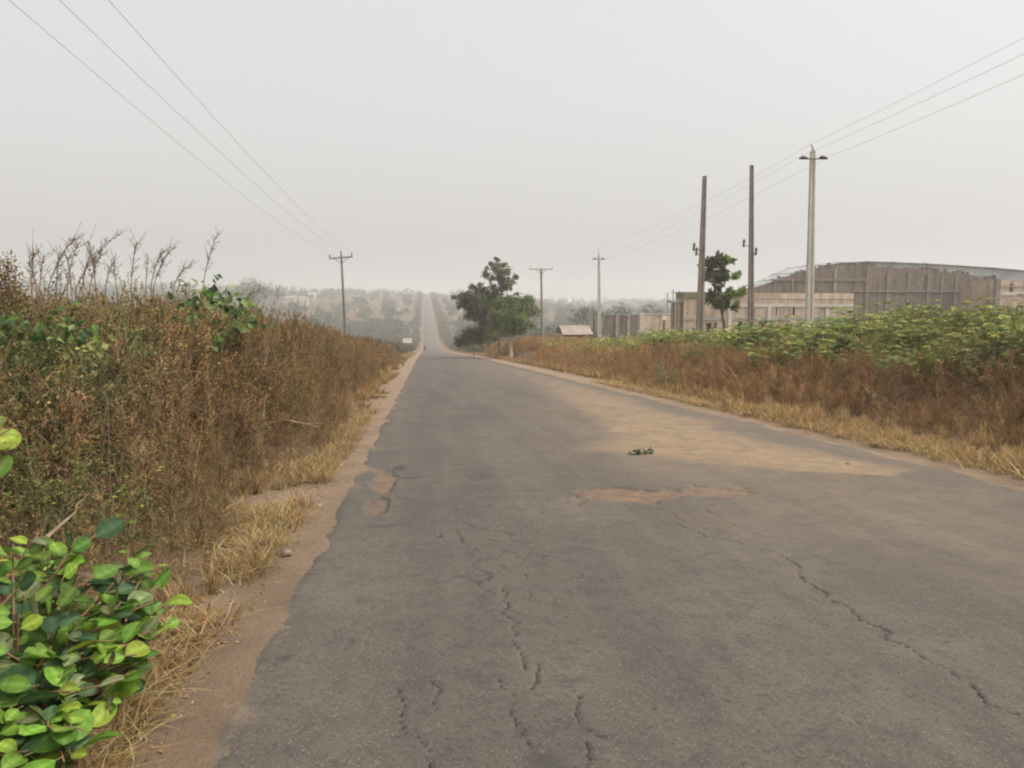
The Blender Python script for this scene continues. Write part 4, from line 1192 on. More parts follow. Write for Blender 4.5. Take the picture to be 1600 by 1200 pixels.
c = gp(1005, 713)
root = thing("fallen_sprig", "small dark green leafy sprig lying on the sandy patch of the road", "sprig", (c[0], c[1], float(prof(c[1])) + 0.03))
A, S = Acc(), Acc(); r = np.random.default_rng(92)
p0 = np.array([c[0] - 0.16, c[1], prof(c[1]) + 0.035]); p1 = p0 + (0.30, 0.05, 0.0)
S.add(*tube([p0, (p0 + p1) / 2 + (0, 0, 0.02), p1], [0.005, 0.004, 0.002], 5), (0.12, 0.10, 0.05))
n = 34; t = r.uniform(0, 1, (n, 1))
A.add(*leaves(p0 + (p1 - p0) * t + r.normal(0, 0.02, (n, 3)) + (0, 0, 0.02), rvec(n, r) * (1, 1, 0.25) + (0, 0, 0.06), rvec(n, r) * 0.5 + (0, 0, 1), 0.085 * r.uniform(0.7, 1.3, n), 0.05), rep4(pick(np.array([(0.035, 0.075, 0.03), (0.05, 0.095, 0.035), (0.12, 0.14, 0.09)]), n, 0.2, r)))
S.build("twig", M_stem, root); A.build("leaves", M_leaf, root)


def stone(name, label, x, y, z, s, seed, group=None, mat=None):
    r = np.random.default_rng(seed)
    import bmesh
    bm = bmesh.new(); bmesh.ops.create_icosphere(bm, subdivisions=2, radius=1)
    k = r.uniform(0.7, 1.2, 3)
    for v in bm.verts:
        f = 1 + 0.22 * (vnoise(np.array([v.co.x * 1.7 + 5]), np.array([v.co.y * 1.7 + v.co.z * 2.1]), seed)[0] - 0.5) * 2
        v.co = Vector((v.co.x * k[0] * f, v.co.y * k[1] * f, v.co.z * 0.55 * f)) * s
    me = bpy.data.meshes.new(name); bm.to_mesh(me); bm.free()
    for p in me.polygons: p.use_smooth = True
    me.materials.append(mat or M_stone)
    o = bpy.data.objects.new(name, me); o.location = (x, y, z + s * 0.2); o.rotation_euler = (0, 0, r.uniform(0, 6))
    link(o); return tag(o, label, "stone", group)


for k, (px_, py_, s_, lab) in enumerate(((448, 868, 0.05, "grey stone in the broken notch of the left asphalt edge"),
                                        (1325, 727, 0.035, "small stone on the tail of the sand patch in the right lane"),
                                        (1168, 716, 0.035, "small stone on the sand patch in the middle of the right lane"),
                                        (728, 607, 0.06, "lone stone lying far down the middle of the left lane"))):
    c = gp(px_, py_)
    stone("stone", lab, c[0], c[1], float(prof(c[1])) + 0.01, s_, 700 + k)
r = np.random.default_rng(93)
for k in range(60):
    if r.uniform() < 0.62: y_ = 2.4 + 12 * r.uniform() ** 1.5; x_ = -0.95 - abs(r.normal(0, 0.28))
    else: y_ = 6 + 14 * r.uniform(); x_ = 6.3 + abs(r.normal(0, 0.25))
    left_ = x_ < 0
    stone("pebble", "small brown pebble lying on the sandy %s verge" % ("left" if left_ else "right"), x_, y_, float(Z(x_, y_)), r.uniform(0.004, 0.013), 720 + k,
          "pebbles on the left verge" if left_ else "pebbles on the right verge")

# ------------------------------------------------------------------ utility poles
def insulator(parent, p, h=0.16, r_=0.05, name="insulator", origin=None):
    A_ = Acc()
    A_.add(*tube([p, p + (0, 0, h * 0.3), p + (0, 0, h * 0.45), p + (0, 0, h * 0.6), p + (0, 0, h * 0.75), p + (0, 0, h)], [r_ * .35, r_ * .4, r_, r_ * .6, r_ * .95, r_ * .4], 8))
    return A_.build(name, M_insul, parent, True, origin)


def rect_pole(root, base, top, w0, w1, mat, d0=None, d1=None):
    """Tapered rectangular concrete pole with a recessed web on its face."""
    d0 = d0 or w0 * 0.7; d1 = d1 or w1 * 0.7
    A_ = Acc(); n = 10
    rings = []
    for k in range(n + 1):
        t = k / n; c = base + (top - base) * t; w = (w0 + (w1 - w0) * t) / 2; d = (d0 + (d1 - d0) * t) / 2
        e = w * 0.45; g = d * 0.62
        rings.append([c + (a, b_, 0) for a, b_ in ((-w, -d), (-e, -d), (-e * 0.9, -g), (e * 0.9, -g), (e, -d), (w, -d), (w, d), (e, d), (e * .9, g), (-e * .9, g), (-e, d), (-w, d))])
    V = np.array(rings).reshape(-1, 3); m_ = 12; Q = []
    for k in range(n):
        for j in range(m_):
            Q.append((k * m_ + j, k * m_ + (j + 1) % m_, (k + 1) * m_ + (j + 1) % m_, (k + 1) * m_ + j))
    o = n * m_
    Q += [(o, o + 1, o + 10, o + 11), (o + 1, o + 2, o + 9, o + 10), (o + 2, o + 3, o + 8, o + 9), (o + 3, o + 4, o + 7, o + 8), (o + 4, o + 5, o + 6, o + 7)]
    A_.add(V, Q)
    A_.build("post", mat, root)


# left wooden pole with crossarm
Yp = 76.0
top, btm = at(533, 397, Yp), at(541, 520, Yp)
btm[2] = Z(btm[0], Yp) - 0.2
root = thing("utility_pole", "slightly leaning wooden pole with insulators on its crossarm, left of the road", "utility pole", (btm[0], Yp, btm[2]))
A = Acc(); A.add(*tube([btm, (btm + top) / 2, top], [0.145, 0.12, 0.09], 10)); A.build("post", M_wood, root, True)
a0, a1 = at(514, 404, Yp - 0.18), at(551, 401, Yp - 0.18)
A = Acc(); A.add(*tube([a0, a1], 0.065, 4)); arm = A.build("crossarm", M_wood, root)
ctr = at(533.5, 412, Yp - 0.12)
for e in (at(522, 404, Yp - 0.14), at(545, 402, Yp - 0.14)):
    A = Acc(); A.add(*tube([ctr, e], 0.025, 4)); A.build("brace", M_iron, root)
L_ATT = []
for p in (a0 + (0.08, 0, 0.06), top + (0, 0, -0.02), a1 + (-0.08, 0, 0.06)):
    insulator(root if p[0] == top[0] else arm, p, 0.30, 0.09, origin=np.array(root.location)); L_ATT.append(p + (0, 0, 0.3))

# right side: twin concrete poles with cut-outs
def pole_pair(px_b, py_b, px_t, py_t, Y, w0, w1, mat, lab, fittings):
    t_, b0 = at(px_t, py_t, Y), at(px_b, py_b, Y); b0[2] = Z(b0[0], Y) - 0.2
    root = thing("utility_pole", lab, "utility pole", tuple(b0))
    rect_pole(root, b0, t_, w0, w1, mat)
    for (fx, fy) in fittings:
        p = at(fx, fy, Y - 0.12); mid = b0 + (t_ - b0) * ((p[2] - b0[2]) / (t_[2] - b0[2]))
        A_ = Acc(); A_.add(*tube([mid + (0, -0.12, -0.12), p + (0, 0, -0.16)], 0.022, 4))
        br = A_.build("bracket", M_iron, root)
        A_ = Acc()
        A_.add(*tube([p + (0, 0, -0.22), p + (0, 0, -0.1), p + (0.01, 0, 0.0), p + (0.02, 0, 0.12), p + (0.03, 0, 0.22)], [0.03, 0.075, 0.05, 0.085, 0.03], 8))
        A_.build("cutout", M_insul, br, True, np.array(root.location))
    return root, t_


pole_pair(1092, 552, 1101, 275, 39.6, 0.37, 0.19, M_browncon, "nearest grey-brown bare concrete pole, left of the small young tree", [(1084, 386), (1088, 393)])
pole_pair(1174, 520, 1174.5, 258, 40.5, 0.31, 0.18, M_browncon, "dark brown bare concrete pole standing right of the small young tree", [(1162, 380), (1181, 393)])


def light_pole(px_b, py_b, px_t, py_t, px_l, px_r, py_arm, Y, w0, w1, lab):
    t_, b0 = at(px_t, py_t, Y), at(px_b, py_b, Y); b0[2] = Z(b0[0], Y) - 0.2
    root = thing("utility_pole", lab, "utility pole", tuple(b0))
    rect_pole(root, b0, t_, w0, w1, M_palecon)
    zc = at(px_t, py_arm, Y)
    A_ = Acc(); l_, r_p = at(px_l, py_arm, Y - 0.2), at(px_r, py_arm, Y - 0.2)
    A_.add(*tube([l_, r_p], 0.035, 4)); arm = A_.build("crossarm", M_iron, root)
    att = []
    for e, s_ in ((l_, 1), (r_p, -1)):
        A2 = Acc(); p = e + (s_ * 0.26, 0, 0.03)
        A2.add(*tube([e + (0, 0, 0.03), e + (s_ * 0.12, 0, 0.06), e + (s_ * 0.3, 0, 0.06), e + (s_ * 0.42, 0, 0.03)], [0.03, 0.085, 0.085, 0.03], 8))
        A2.build("insulator", M_insul, arm, True, np.array(root.location))
        att.append(e + (0, 0, 0.07))
    A2 = Acc(); tip = t_ + (-0.08, 0, 0.32 * Y / 36)
    A2.add(*tube([t_ + (0, 0, -0.1), t_ + (0.02, 0, 0.08), tip], [0.07, 0.06, 0.035], 6)); A2.build("top_pin", M_palecon, root)
    return [tip, att[0], att[1]]


R_ATT = light_pole(1264, 540, 1270, 236, 1249, 1293, 248, 36.0, 0.37, 0.22, "pale tall concrete pole with winged insulators, carrying the right-hand wires")
R2_ATT = light_pole(937, 528, 935.5, 398, 926, 945, 405, 86.0, 0.40, 0.23, "pale slim concrete pole in front of the dark block wall, farther down the line")

# wooden T pole
Yt = 80.0
t_, b0 = at(845.5, 421, Yt), at(848, 520, Yt); b0[2] = Z(b0[0], Yt) - 0.2
root = thing("utility_pole", "dark wooden T-shaped pole with wide flat crossarm beside the roadside trees", "utility pole", tuple(b0))
A = Acc(); A.add(*tube([b0, t_], [0.15, 0.10], 8)); A.build("post", M_wood, root, True)
a0, a1 = at(827, 420.5, Yt - 0.15), at(864, 420.5, Yt - 0.15)
A = Acc(); A.add(*tube([a0, a1], 0.06, 4)); arm = A.build("crossarm", M_palebark, root)
for ex in (838, 853):
    A = Acc(); A.add(*tube([at(846, 429, Yt - 0.12), at(ex, 421, Yt - 0.12)], 0.022, 4)); A.build("brace", M_iron, root)
T_ATT = []
for k, ex in enumerate((828.5, 846, 862.5)):
    p = at(ex, 420, Yt - 0.15) + (0, 0, 0.05); insulator(arm, p, 0.14, 0.05, origin=np.array(root.location)); T_ATT.append(p + (0, 0, 0.14))

# three thin far poles
for k, (px_, pyt, lab) in enumerate(((1043, 457, "thin hazy far pole behind the tan wall, leftmost and shortest of three"),
                                    (1052, 452, "thin hazy far pole with a small crossarm, middle of three behind the tan wall"),
                                    (1061, 454, "thin hazy far pole nearest the unfinished house, right of its two neighbours"))):
    Y_ = 150.0
    t_, b0 = at(px_, pyt, Y_), at(px_, 510, Y_); b0[2] = Z(b0[0], Y_) - 0.3
    root = thing("utility_pole", lab, "utility pole", tuple(b0), "thin far poles behind the tan wall")
    A = Acc(); A.add(*tube([b0, t_], [0.18, 0.12], 6)); A.build("post", M_concrete, root)
    if k == 1:
        A = Acc(); A.add(*tube([t_ + (-0.7, -0.2, -0.6), t_ + (0.7, -0.2, -0.6)], 0.06, 4)); A.build("crossarm", M_iron, root)


def wire(label, pts, sag, group=None, r0=0.0065):
    A_ = Acc()
    for a, b_, s_ in zip(pts[:-1], pts[1:], sag):
        t = np.linspace(0, 1, 41)[:, None]
        P = a + (b_ - a) * t; P[:, 2] -= 4 * s_ * (t[:, 0] * (1 - t[:, 0]))
        A_.add(*tube(P, r0, 4))
    o = A_.build("power_line", M_wire, None, True, origin=pts[0])
    return tag(o, label, "power line", group)


# left line: three conductors coming over the camera's left shoulder
for k, (att, px0, lab) in enumerate(zip(L_ATT, (15, 93, 170), ("lowest outer wire of the left power line, ending on the pole's left arm",
                                                              "middle wire of the left power line, ending on the pole's top",
                                                              "inner wire of the left power line, ending on the pole's right arm"))):
    q = at(px0, 0, 17.0)                                 # passes here
    Y1 = 76.0; Y0 = -8.0; s_ = 1.0
    tt = (17.0 - Y0) / (Y1 - Y0)
    # start so that the sagging wire passes through q
    st = np.array([0.0, Y0, 0.0])
    for ax in (0, 2):
        v = q[ax] + (4 * s_ * tt * (1 - tt) if ax == 2 else 0)
        st[ax] = (v - att[ax] * tt) / (1 - tt)
    nxt = att + np.array([-0.5, 90, -5.5])
    wire(lab, [st, att], [s_])
for k, (a, b_, c_, pyr, lab) in enumerate(zip(R_ATT, R2_ATT, T_ATT, (59, 84, 116), ("topmost wire of the right power line, over the pale pole's tip",
                                                                                  "middle wire of the right power line, on the pale pole's left insulator",
                                                                                  "lowest wire of the right power line, on the pale pole's right insulator"))):
    q = at(1600, pyr, 20.5)
    Y0 = -12.0; s_ = 0.35; tt = (20.5 - Y0) / (36 - Y0)
    st = np.array([0.0, Y0, 0.0])
    for ax in (0, 2):
        v = q[ax] + (4 * s_ * tt * (1 - tt) if ax == 2 else 0)
        st[ax] = (v - a[ax] * tt) / (1 - tt)
    nxt = b_ + np.array([4, 90, -4.5])
    wire(lab, [st, a, b_, nxt], [s_, 0.5, 1.2], None, 0.0055)

# ------------------------------------------------------------------ buildings on the right
def wall_cells(acc, x0, x1, y0, y1, z0, z1, openings, mat=0):
    """A wall in the XZ plane with real openings (x0, x1, z0, z1), as butted boxes."""
    xs = sorted({x0, x1, *[v for o in openings for v in o[:2]]})
    zs = sorted({z0, z1, *[v for o in openings for v in o[2:]]})
    for i in range(len(xs) - 1):
        for j in range(len(zs) - 1):
            cx, cz = (xs[i] + xs[i + 1]) / 2, (zs[j] + zs[j + 1]) / 2
            if any(o[0] < cx < o[1] and o[2] < cz < o[3] for o in openings): continue
            acc.add(*box(xs[i], xs[i + 1], y0, y1, zs[j], zs[j + 1]), mat=mat)
    return acc


def bpart(name, mat, root, *boxes):
    A_ = Acc()
    for bx in boxes: A_.add(*box(*bx))
    return A_.build(name, mat, root)


X = lambda px_, Y: at(px_, 500, Y)[0]
ZP = lambda py_, Y: at(1100, py_, Y)[2]

# tan and dark fence walls
Y = 80.0
g0 = float(Z(X(970, Y), Y)) - 0.3
root = thing("fence_wall", "dark block wall with concrete pillars, left of the tan wall", "wall", (X(945, Y), Y, g0))
bpart("wall", M_blockdark, root, (X(943, Y), X(1000, Y), Y, Y + 0.2, g0, ZP(492, Y)))
for px_ in (964, 982): bpart("pillar", M_concrete, root, (X(px_, Y) - 0.14, X(px_, Y) + 0.14, Y - 0.06, Y + 0.24, g0, ZP(491, Y)))
bpart("coping", M_concrete, root, (X(943, Y), X(1000, Y), Y - 0.03, Y + 0.23, ZP(492, Y) + 0.003, ZP(492, Y) + 0.09))
Y = 76.0
root = thing("fence_wall", "plain tan block wall with pale end pillar and coping", "wall", (X(1003, Y), Y, g0))
bpart("wall", M_blockpink, root, (X(1006, Y), X(1096, Y), Y, Y + 0.2, g0, ZP(491, Y)))
bpart("pillar", M_palecon, root, (X(999.5, Y), X(1006, Y) - 0.004, Y - 0.1, Y + 0.3, g0, ZP(489, Y)))
bpart("coping", M_palecon, root, (X(1006, Y), X(1096, Y), Y - 0.04, Y + 0.24, ZP(491, Y) + 0.003, ZP(489.5, Y)))
# wooden post with a white cap box
Y = 66.0
b0 = at(1037, 530, Y); b0[2] = Z(b0[0], Y) - 0.2
root = thing("wooden_post", "dark wooden post with a white box on top before the tan wall", "post", tuple(b0))
A = Acc(); A.add(*tube([b0, at(1037.5, 500, Y)], [0.11, 0.10], 7)); A.build("post", M_wood, root)
p = at(1037.5, 497, Y)
bpart("box", M_white, root, (p[0] - 0.16, p[0] + 0.16, Y - 0.14, Y + 0.14, p[2] - 0.17, p[2] + 0.19))
bpart("arm", M_iron, root, (p[0] - 0.75, p[0] - 0.165, Y - 0.03, Y + 0.03, p[2] + 0.08, p[2] + 0.15))
# second short brown post by the pale pole
Y = 84.0
b0 = at(929, 528, Y); b0[2] = Z(b0[0], Y) - 0.2
root = thing("wooden_post", "dark brown short post at the left end of the dark wall", "post", tuple(b0))
A = Acc(); A.add(*tube([b0, at(928.5, 497, Y)], [0.14, 0.12], 7)); A.build("post", M_wood, root)

# low house with pale rusty roof
Y = 100.0
x0, x1 = X(880, Y), X(928, Y); zt, zb = ZP(509, Y), ZP(522, Y)
g1 = float(Z((x0 + x1) / 2, Y)) - 0.3
root = thing("low_house", "low house with pale rusty sheet roof beside the dark block wall", "house", ((x0 + x1) / 2, Y, g1))
bpart("wall", M_block, root, (x0 + 0.4, x1 - 0.3, Y + 0.5, Y + 5.5, g1, zb - 0.05))
A = Acc()
nr = 40
for k in range(nr):                                     # corrugations as folds of one sheet
    xa, xb = x0 + (x1 - x0) * k / nr, x0 + (x1 - x0) * (k + 1) / nr; dzk = 0.03 * (k % 2)
    dzl = 0.03 * ((k + 1) % 2)
    V = np.array([(xa, Y, zb + dzk), (xb, Y, zb + dzl), (xb, Y + 3.2, zt + dzl), (xa, Y + 3.2, zt + dzk), (xa, Y + 6.2, zb + dzk), (xb, Y + 6.2, zb + dzl)])
    A.add(V, [(0, 1, 2, 3), (3, 2, 5, 4)])
A.build("roof", M_rust, root)
bpart("dark_eave_strip", M_dark, root, (x0 + 0.05, x1 - 0.05, Y + 0.05, Y + 0.12, zb - 0.22, zb - 0.03))  # near-black strip just below the roof's front edge

# unfinished single-storey house
Y = 66.0
x0, x1 = X(1068, Y), X(1332, Y)
g1 = float(Z(30, Y)) - 0.6
zr, zbelt, zl = ZP(458, Y), ZP(478, Y), ZP(498, Y)
root = thing("unfinished_house", "long flat-topped unfinished block house behind the small tree", "house", ((x0 + x1) / 2, Y, g1))
A = Acc()
ops = [(X(1104, Y), X(1112, Y), ZP(520, Y), ZP(505, Y)), (X(1116, Y), X(1121, Y), ZP(514, Y), ZP(505, Y)), (X(1152, Y), X(1160, Y), ZP(516, Y), ZP(503, Y)), (X(1186, Y), X(1196, Y), ZP(515, Y), ZP(503, Y)),
       (X(1238, Y), X(1241.5, Y), ZP(493, Y), ZP(480, Y)), (X(1176, Y), X(1179, Y), ZP(494, Y), ZP(481, Y)), (X(1212, Y), X(1214, Y), ZP(493, Y), ZP(480, Y))]
wall_cells(A, x0, x1, Y, Y + 0.23, g1, zr - 0.5, ops)
A.add(*box(x0, x0 + 0.23, Y + 0.234, Y + 2.2, g1, zr - 0.5)); A.add(*box(x1 - 0.23, x1, Y + 0.234, Y + 2.2, g1, zr - 0.5)); A.add(*box(x0 + 0.234, x1 - 0.234, Y + 1.95, Y + 2.2, g1, zr - 0.5))
A.build("wall", M_block, root)
bpart("interior_shade_panel", M_dark, root, (x0 + 0.5, x1 - 0.5, Y + 1.3, Y + 1.5, g1, zr - 0.6))  # added black panel: the shade seen through the openings, put into its colour
bpart("parapet", M_moss, root, (x0 - 0.02, X(1158, Y), Y - 0.05, Y + 2.25, zr - 0.496, zr + 0.10))
bpart("parapet", M_block, root, (X(1158, Y) + 0.004, X(1217, Y), Y - 0.02, Y + 0.3, zr - 0.496, zr + 0.02))
bpart("parapet", M_blockpink, root, (X(1217, Y) + 0.004, x1, Y - 0.03, Y + 0.3, zr - 0.496, zr + 0.0))
bpart("belt_beam", M_palecon, root, (X(1112, Y), x1, Y - 0.05, Y - 0.002, zbelt - 0.10, zbelt + 0.16))
bpart("belt_beam", M_concrete, root, (x0, x1, Y - 0.05, Y - 0.002, zl - 0.14, zl + 0.06))
for px_ in (1140, 1201, 1292): bpart("pilaster", M_palecon, root, (X(px_, Y) - 0.16, X(px_, Y) + 0.16, Y - 0.08, Y - 0.003, g1, zbelt - 0.104))
# porch at its left end
zp = ZP(470, Y)
bpart("porch_slab", M_concrete, root, (X(1050, Y), x0 - 0.03, Y + 0.2, Y + 1.6, zp - 0.16, zp + 0.04))
for px_, mt in ((1054.5, M_blockdark), (1063, M_blockpink)):
    bpart("porch_column", mt, root, (X(px_, Y) - 0.14, X(px_, Y) + 0.14, Y + 0.4, Y + 0.68, g1, zp - 0.164))
bpart("porch_wall", M_blockpink, root, (X(1056.5, Y), X(1061.5, Y), Y + 1.2, Y + 1.4, g1, zp - 0.164))

# large hall with an arched sheet roof behind it
Y = 76.0
prof_px = [(1176, 450), (1190, 446), (1212, 438), (1235, 430), (1262, 422), (1285, 417), (1310, 414), (1345, 414), (1380, 417), (1410, 419), (1450, 422), (1500, 427), (1545, 434), (1580, 441)]
roof_px = [(1180, 458), (1198, 452), (1220, 444), (1242, 436), (1266, 425), (1290, 414), (1320, 409.5), (1360, 408), (1400, 409), (1450, 411), (1500, 414), (1560, 418), (1620, 423), (1700, 433), (1780, 448)]
g1 = float(Z(40, Y)) - 0.6
cx = X(1390, Y)
root = thing("hall", "large unfinished brown block hall under a wide arched grey sheet roof", "hall", (cx, Y, g1))
A = Acc()
for (pa, pb) in zip(prof_px[:-1], prof_px[1:]):
    a, b_ = at(pa[0], pa[1], Y), at(pb[0], pb[1], Y)
    V = np.array([(a[0], Y, g1), (b_[0], Y, g1), (b_[0], Y, b_[2]), (a[0], Y, a[2]), (a[0], Y + 0.25, g1), (b_[0], Y + 0.25, g1), (b_[0], Y + 0.25, b_[2]), (a[0], Y + 0.25, a[2])])
    A.add(V, [(0, 1, 2, 3), (5, 4, 7, 6), (3, 2, 6, 7), (0, 3, 7, 4), (1, 5, 6, 2)])
r = np.random.default_rng(95)
# loose top courses left unfinished
for px_ in np.arange(1206, 1560, 7):
    if r.uniform() < 0.55:
        h_ = r.choice([0.12, 0.24, 0.24, 0.36]); zt = float(np.interp(px_ + 3, [p[0] for p in prof_px], [at(p[0], p[1], Y)[2] for p in prof_px]))
        A.add(*box(X(px_, Y), X(px_ + r.uniform(3, 6.5), Y), Y + 0.02, Y + 0.23, zt - 0.5, zt + h_))
A.build("end_wall", M_blockdark, root)
A = Acc()
for (pa, pb) in zip(roof_px[:-1], roof_px[1:]):
    a, b_ = at(pa[0], pa[1], Y), at(pb[0], pb[1], Y)
    ns = 3
    for s_ in range(ns):
        u0, u1 = s_ / ns, (s_ + 1) / ns
        p, q = a + (b_ - a) * u0, a + (b_ - a) * u1
        V = np.array([(p[0], Y + 0.3, p[2]), (q[0], Y + 0.3, q[2]), (q[0], Y + 9, q[2]), (p[0], Y + 9, p[2]), (p[0], Y + 0.3, p[2] - 0.06), (q[0], Y + 0.3, q[2] - 0.06), (q[0], Y + 9, q[2] - 0.06), (p[0], Y + 9, p[2] - 0.06)])
        A.add(V, [(0, 1, 2, 3), (4, 7, 6, 5), (0, 4, 5, 1), (3, 2, 6, 7)])
        if s_ == 0: A.add(*box(p[0] - 0.03, p[0] + 0.03, Y + 0.3, Y + 9, p[2] + 0.003, p[2] + 0.05))
A.build("roof", M_sheet, root)
A = Acc()                                               # pale gable sheeting set back between wall head and roof
for (pa, pb) in zip(roof_px[5:-2], roof_px[6:-1]):
    a, b_ = at(pa[0], pa[1], Y), at(pb[0], pb[1], Y)
    V = np.array([(a[0], Y + 0.5, g1), (b_[0], Y + 0.5, g1), (b_[0], Y + 0.5, b_[2] - 0.07), (a[0], Y + 0.5, a[2] - 0.07)])
    A.add(V, [(0, 1, 2, 3)])
    V2 = V.copy(); V2[:, 1] += 0.08; A.add(V2, [(3, 2, 1, 0)])
A.build("gable_sheet", M_sheet, root)
for px_, pt in ((1236, 431), (1302, 417), (1352, 416), (1384, 419), (1416, 421), (1447, 423), (1468, 425), (1490, 427), (1512, 430), (1536, 434)):
    bpart("pilaster", M_browncon if px_ != 1302 else M_concrete, root, (X(px_, Y) - 0.13, X(px_, Y) + 0.13, Y - 0.07, Y - 0.003, g1, ZP(pt + 3, Y)))
bpart("belt_beam", M_browncon, root, (X(1330, Y), X(1555, Y), Y - 0.12, Y - 0.075, ZP(456, Y), ZP(453, Y)))
bpart("belt_beam", M_browncon, root, (X(1200, Y), X(1352, Y), Y - 0.12, Y - 0.075, ZP(438, Y), ZP(435.5, Y)))
# pale annex at the right
Y = 70.0
x0, x1 = X(1558, Y), X(1720, Y); g1 = float(Z(55, Y)) - 0.6
root = thing("annex", "pale tan block annex with a light beam at the right end of the hall", "building", ((x0 + x1) / 2, Y, g1))
A = Acc(); wall_cells(A, x0, x1, Y, Y + 0.25, g1, ZP(436, Y), [(X(1574, Y), X(1580, Y), ZP(455, Y), ZP(442, Y)), (X(1640, Y), X(1656, Y), ZP(462, Y), ZP(445, Y))])
A.add(*box(x0, x0 + 0.25, Y + 0.254, Y + 5.5, g1, ZP(436, Y))); A.build("wall", M_block, root)
bpart("interior_shade_panel", M_dark, root, (x0 + 0.3, x1, Y + 2.0, Y + 2.2, g1, ZP(437, Y)))  # black panel painting the room's shade behind the annex openings
bpart("belt_beam", M_palecon, root, (x0 + 0.01, x1, Y - 0.06, Y - 0.003, ZP(461, Y), ZP(456, Y)))
bpart("belt_beam", M_concrete, root, (x0 + 0.01, x1, Y - 0.05, Y - 0.003, ZP(447, Y), ZP(445.5, Y)))
bpart("column", M_browncon, root, (x0 - 0.45, x0 - 0.01, Y - 0.2, Y + 0.25, g1, ZP(434, Y)))

# ------------------------------------------------------------------ far houses and tower on the slopes
def hit(px_, py_, Y0):
    """Distance at which the sight line through that pixel meets the slope."""
    for Y_ in np.arange(140, 1300, 4.0):
        p = at(px_, py_, Y_)
        if p[2] < Z(p[0], Y_): return float(Y_)
    return Y0


def far_house(label, px0, px1, py0, py1, Y, wall, roof, cat="house"):
    Y = hit((px0 + px1) / 2, py1, Y)
    a, b_ = at(px0, py0, Y), at(px1, py1, Y)
    zt, zb = a[2], float(Z((a[0] + b_[0]) / 2, Y)) - 0.5
    w = b_[0] - a[0]
    root = thing("far_house", label, cat, ((a[0] + b_[0]) / 2, Y, zb))
    zl_ = min(b_[2], zt - 0.5); h = zt - zl_
    bpart("wall", wall, root, (a[0], b_[0], Y, Y + 6, zb, zt - h * 0.35))
    A_ = Acc(); ze, o = zt - h * 0.35 + 0.003, 0.3
    V = np.array([(a[0] - o, Y - o, ze), (b_[0] + o, Y - o, ze), (b_[0] + o, Y + 3, zt), (a[0] - o, Y + 3, zt), (b_[0] + o, Y + 6 + o, ze), (a[0] - o, Y + 6 + o, ze)])
    A_.add(V, [(0, 1, 2, 3), (3, 2, 4, 5), (0, 3, 5, 5), (1, 4, 2, 2), (0, 5, 4, 1)])
    A_.build("roof", roof, root)
    for t in (0.25, 0.7):
        xw = a[0] + w * t
        zc = max(zb + 0.8, (zl_ + zt - h * 0.35) / 2 - 0.3)
        bpart("window", M_dark, root, (xw - w * 0.06, xw + w * 0.06, Y - 0.03, Y - 0.003, zc, min(zc + 0.9, zt - h * 0.35 - 0.1)))
    return root


far_house("small white far house high on the left slope, nearest the wooden pole", 482, 492, 457, 468, 520, M_white, M_sheet)
far_house("white far house on the left slope just above its cream neighbour", 496, 504, 450, 457, 640, M_white, M_sheet)
far_house("cream far house on the left slope, below the white ones", 468, 481, 463, 478, 430, M_cream, M_rust)
far_house("long dull pink far house at the left end of the slope's houses", 438, 462, 462, 472, 470, M_block, M_rust)
far_house("tiny white far house on the slope just left of the road", 616, 623, 482, 490, 470, M_cream, M_sheet)
far_house("pale far roofed house behind the right-hand trees", 832, 842, 466, 478, 330, M_cream, M_rust)
far_house("long low pale house on the far right slope behind the dark tree", 694, 708, 458, 463, 800, M_cream, M_sheet)
for k, (px0, px1, pt, pb, Y_, lab, mt) in enumerate(((884, 893, 466, 482, 420, "white upright water tower above the right-hand woods", M_white),
                                                   (632.5, 636.5, 472, 480, 520, "narrow white gate pillar on the slope left of the far road", M_white),
                                                   (626, 628, 471, 477, 560, "thin pale gate pillar beside the white one on the far slope", M_cream))):
    Y_ = hit((px0 + px1) / 2, pb, Y_)
    a, b_ = at(px0, pt, Y_), at(px1, pb, Y_); xm = (a[0] + b_[0]) / 2; w = (b_[0] - a[0]) / 2
    zb = float(Z(xm, Y_)) - 0.4
    root = thing("water_tower" if k == 0 else "gate_pillar", lab, "tower" if k == 0 else "pillar", (xm, Y_, zb))
    A = Acc(); zt = a[2]; zm = min(b_[2], zt - 0.8)
    if k == 0:
        A.add(*tube([(xm, Y_, zm - 0.2), (xm, Y_, zm), (xm, Y_, zt - 0.6), (xm, Y_, zt - 0.1), (xm, Y_, zt)], [w * 0.6, w, w, w * 0.8, 0.1], 14)); A.build("tank", mt, root, True)
        A = Acc()
        for sx, sy in ((-1, -1), (1, -1), (1, 1), (-1, 1)): A.add(*tube([(xm + sx * w * 0.6, Y_ + sy * w * 0.6, zb), (xm + sx * w * 0.55, Y_ + sy * w * 0.55, zm)], 0.15, 4))
        A.build("tower_frame", M_palecon, root)
    else:
        A.add(*box(xm - w, xm + w, Y_ - w, Y_ + w, zb, zt - 0.25)); A.build("shaft", mt, root)
        bpart("cap", M_palecon, root, (xm - w * 1.25, xm + w * 1.25, Y_ - w * 1.25, Y_ + w * 1.25, zt - 0.247, zt))

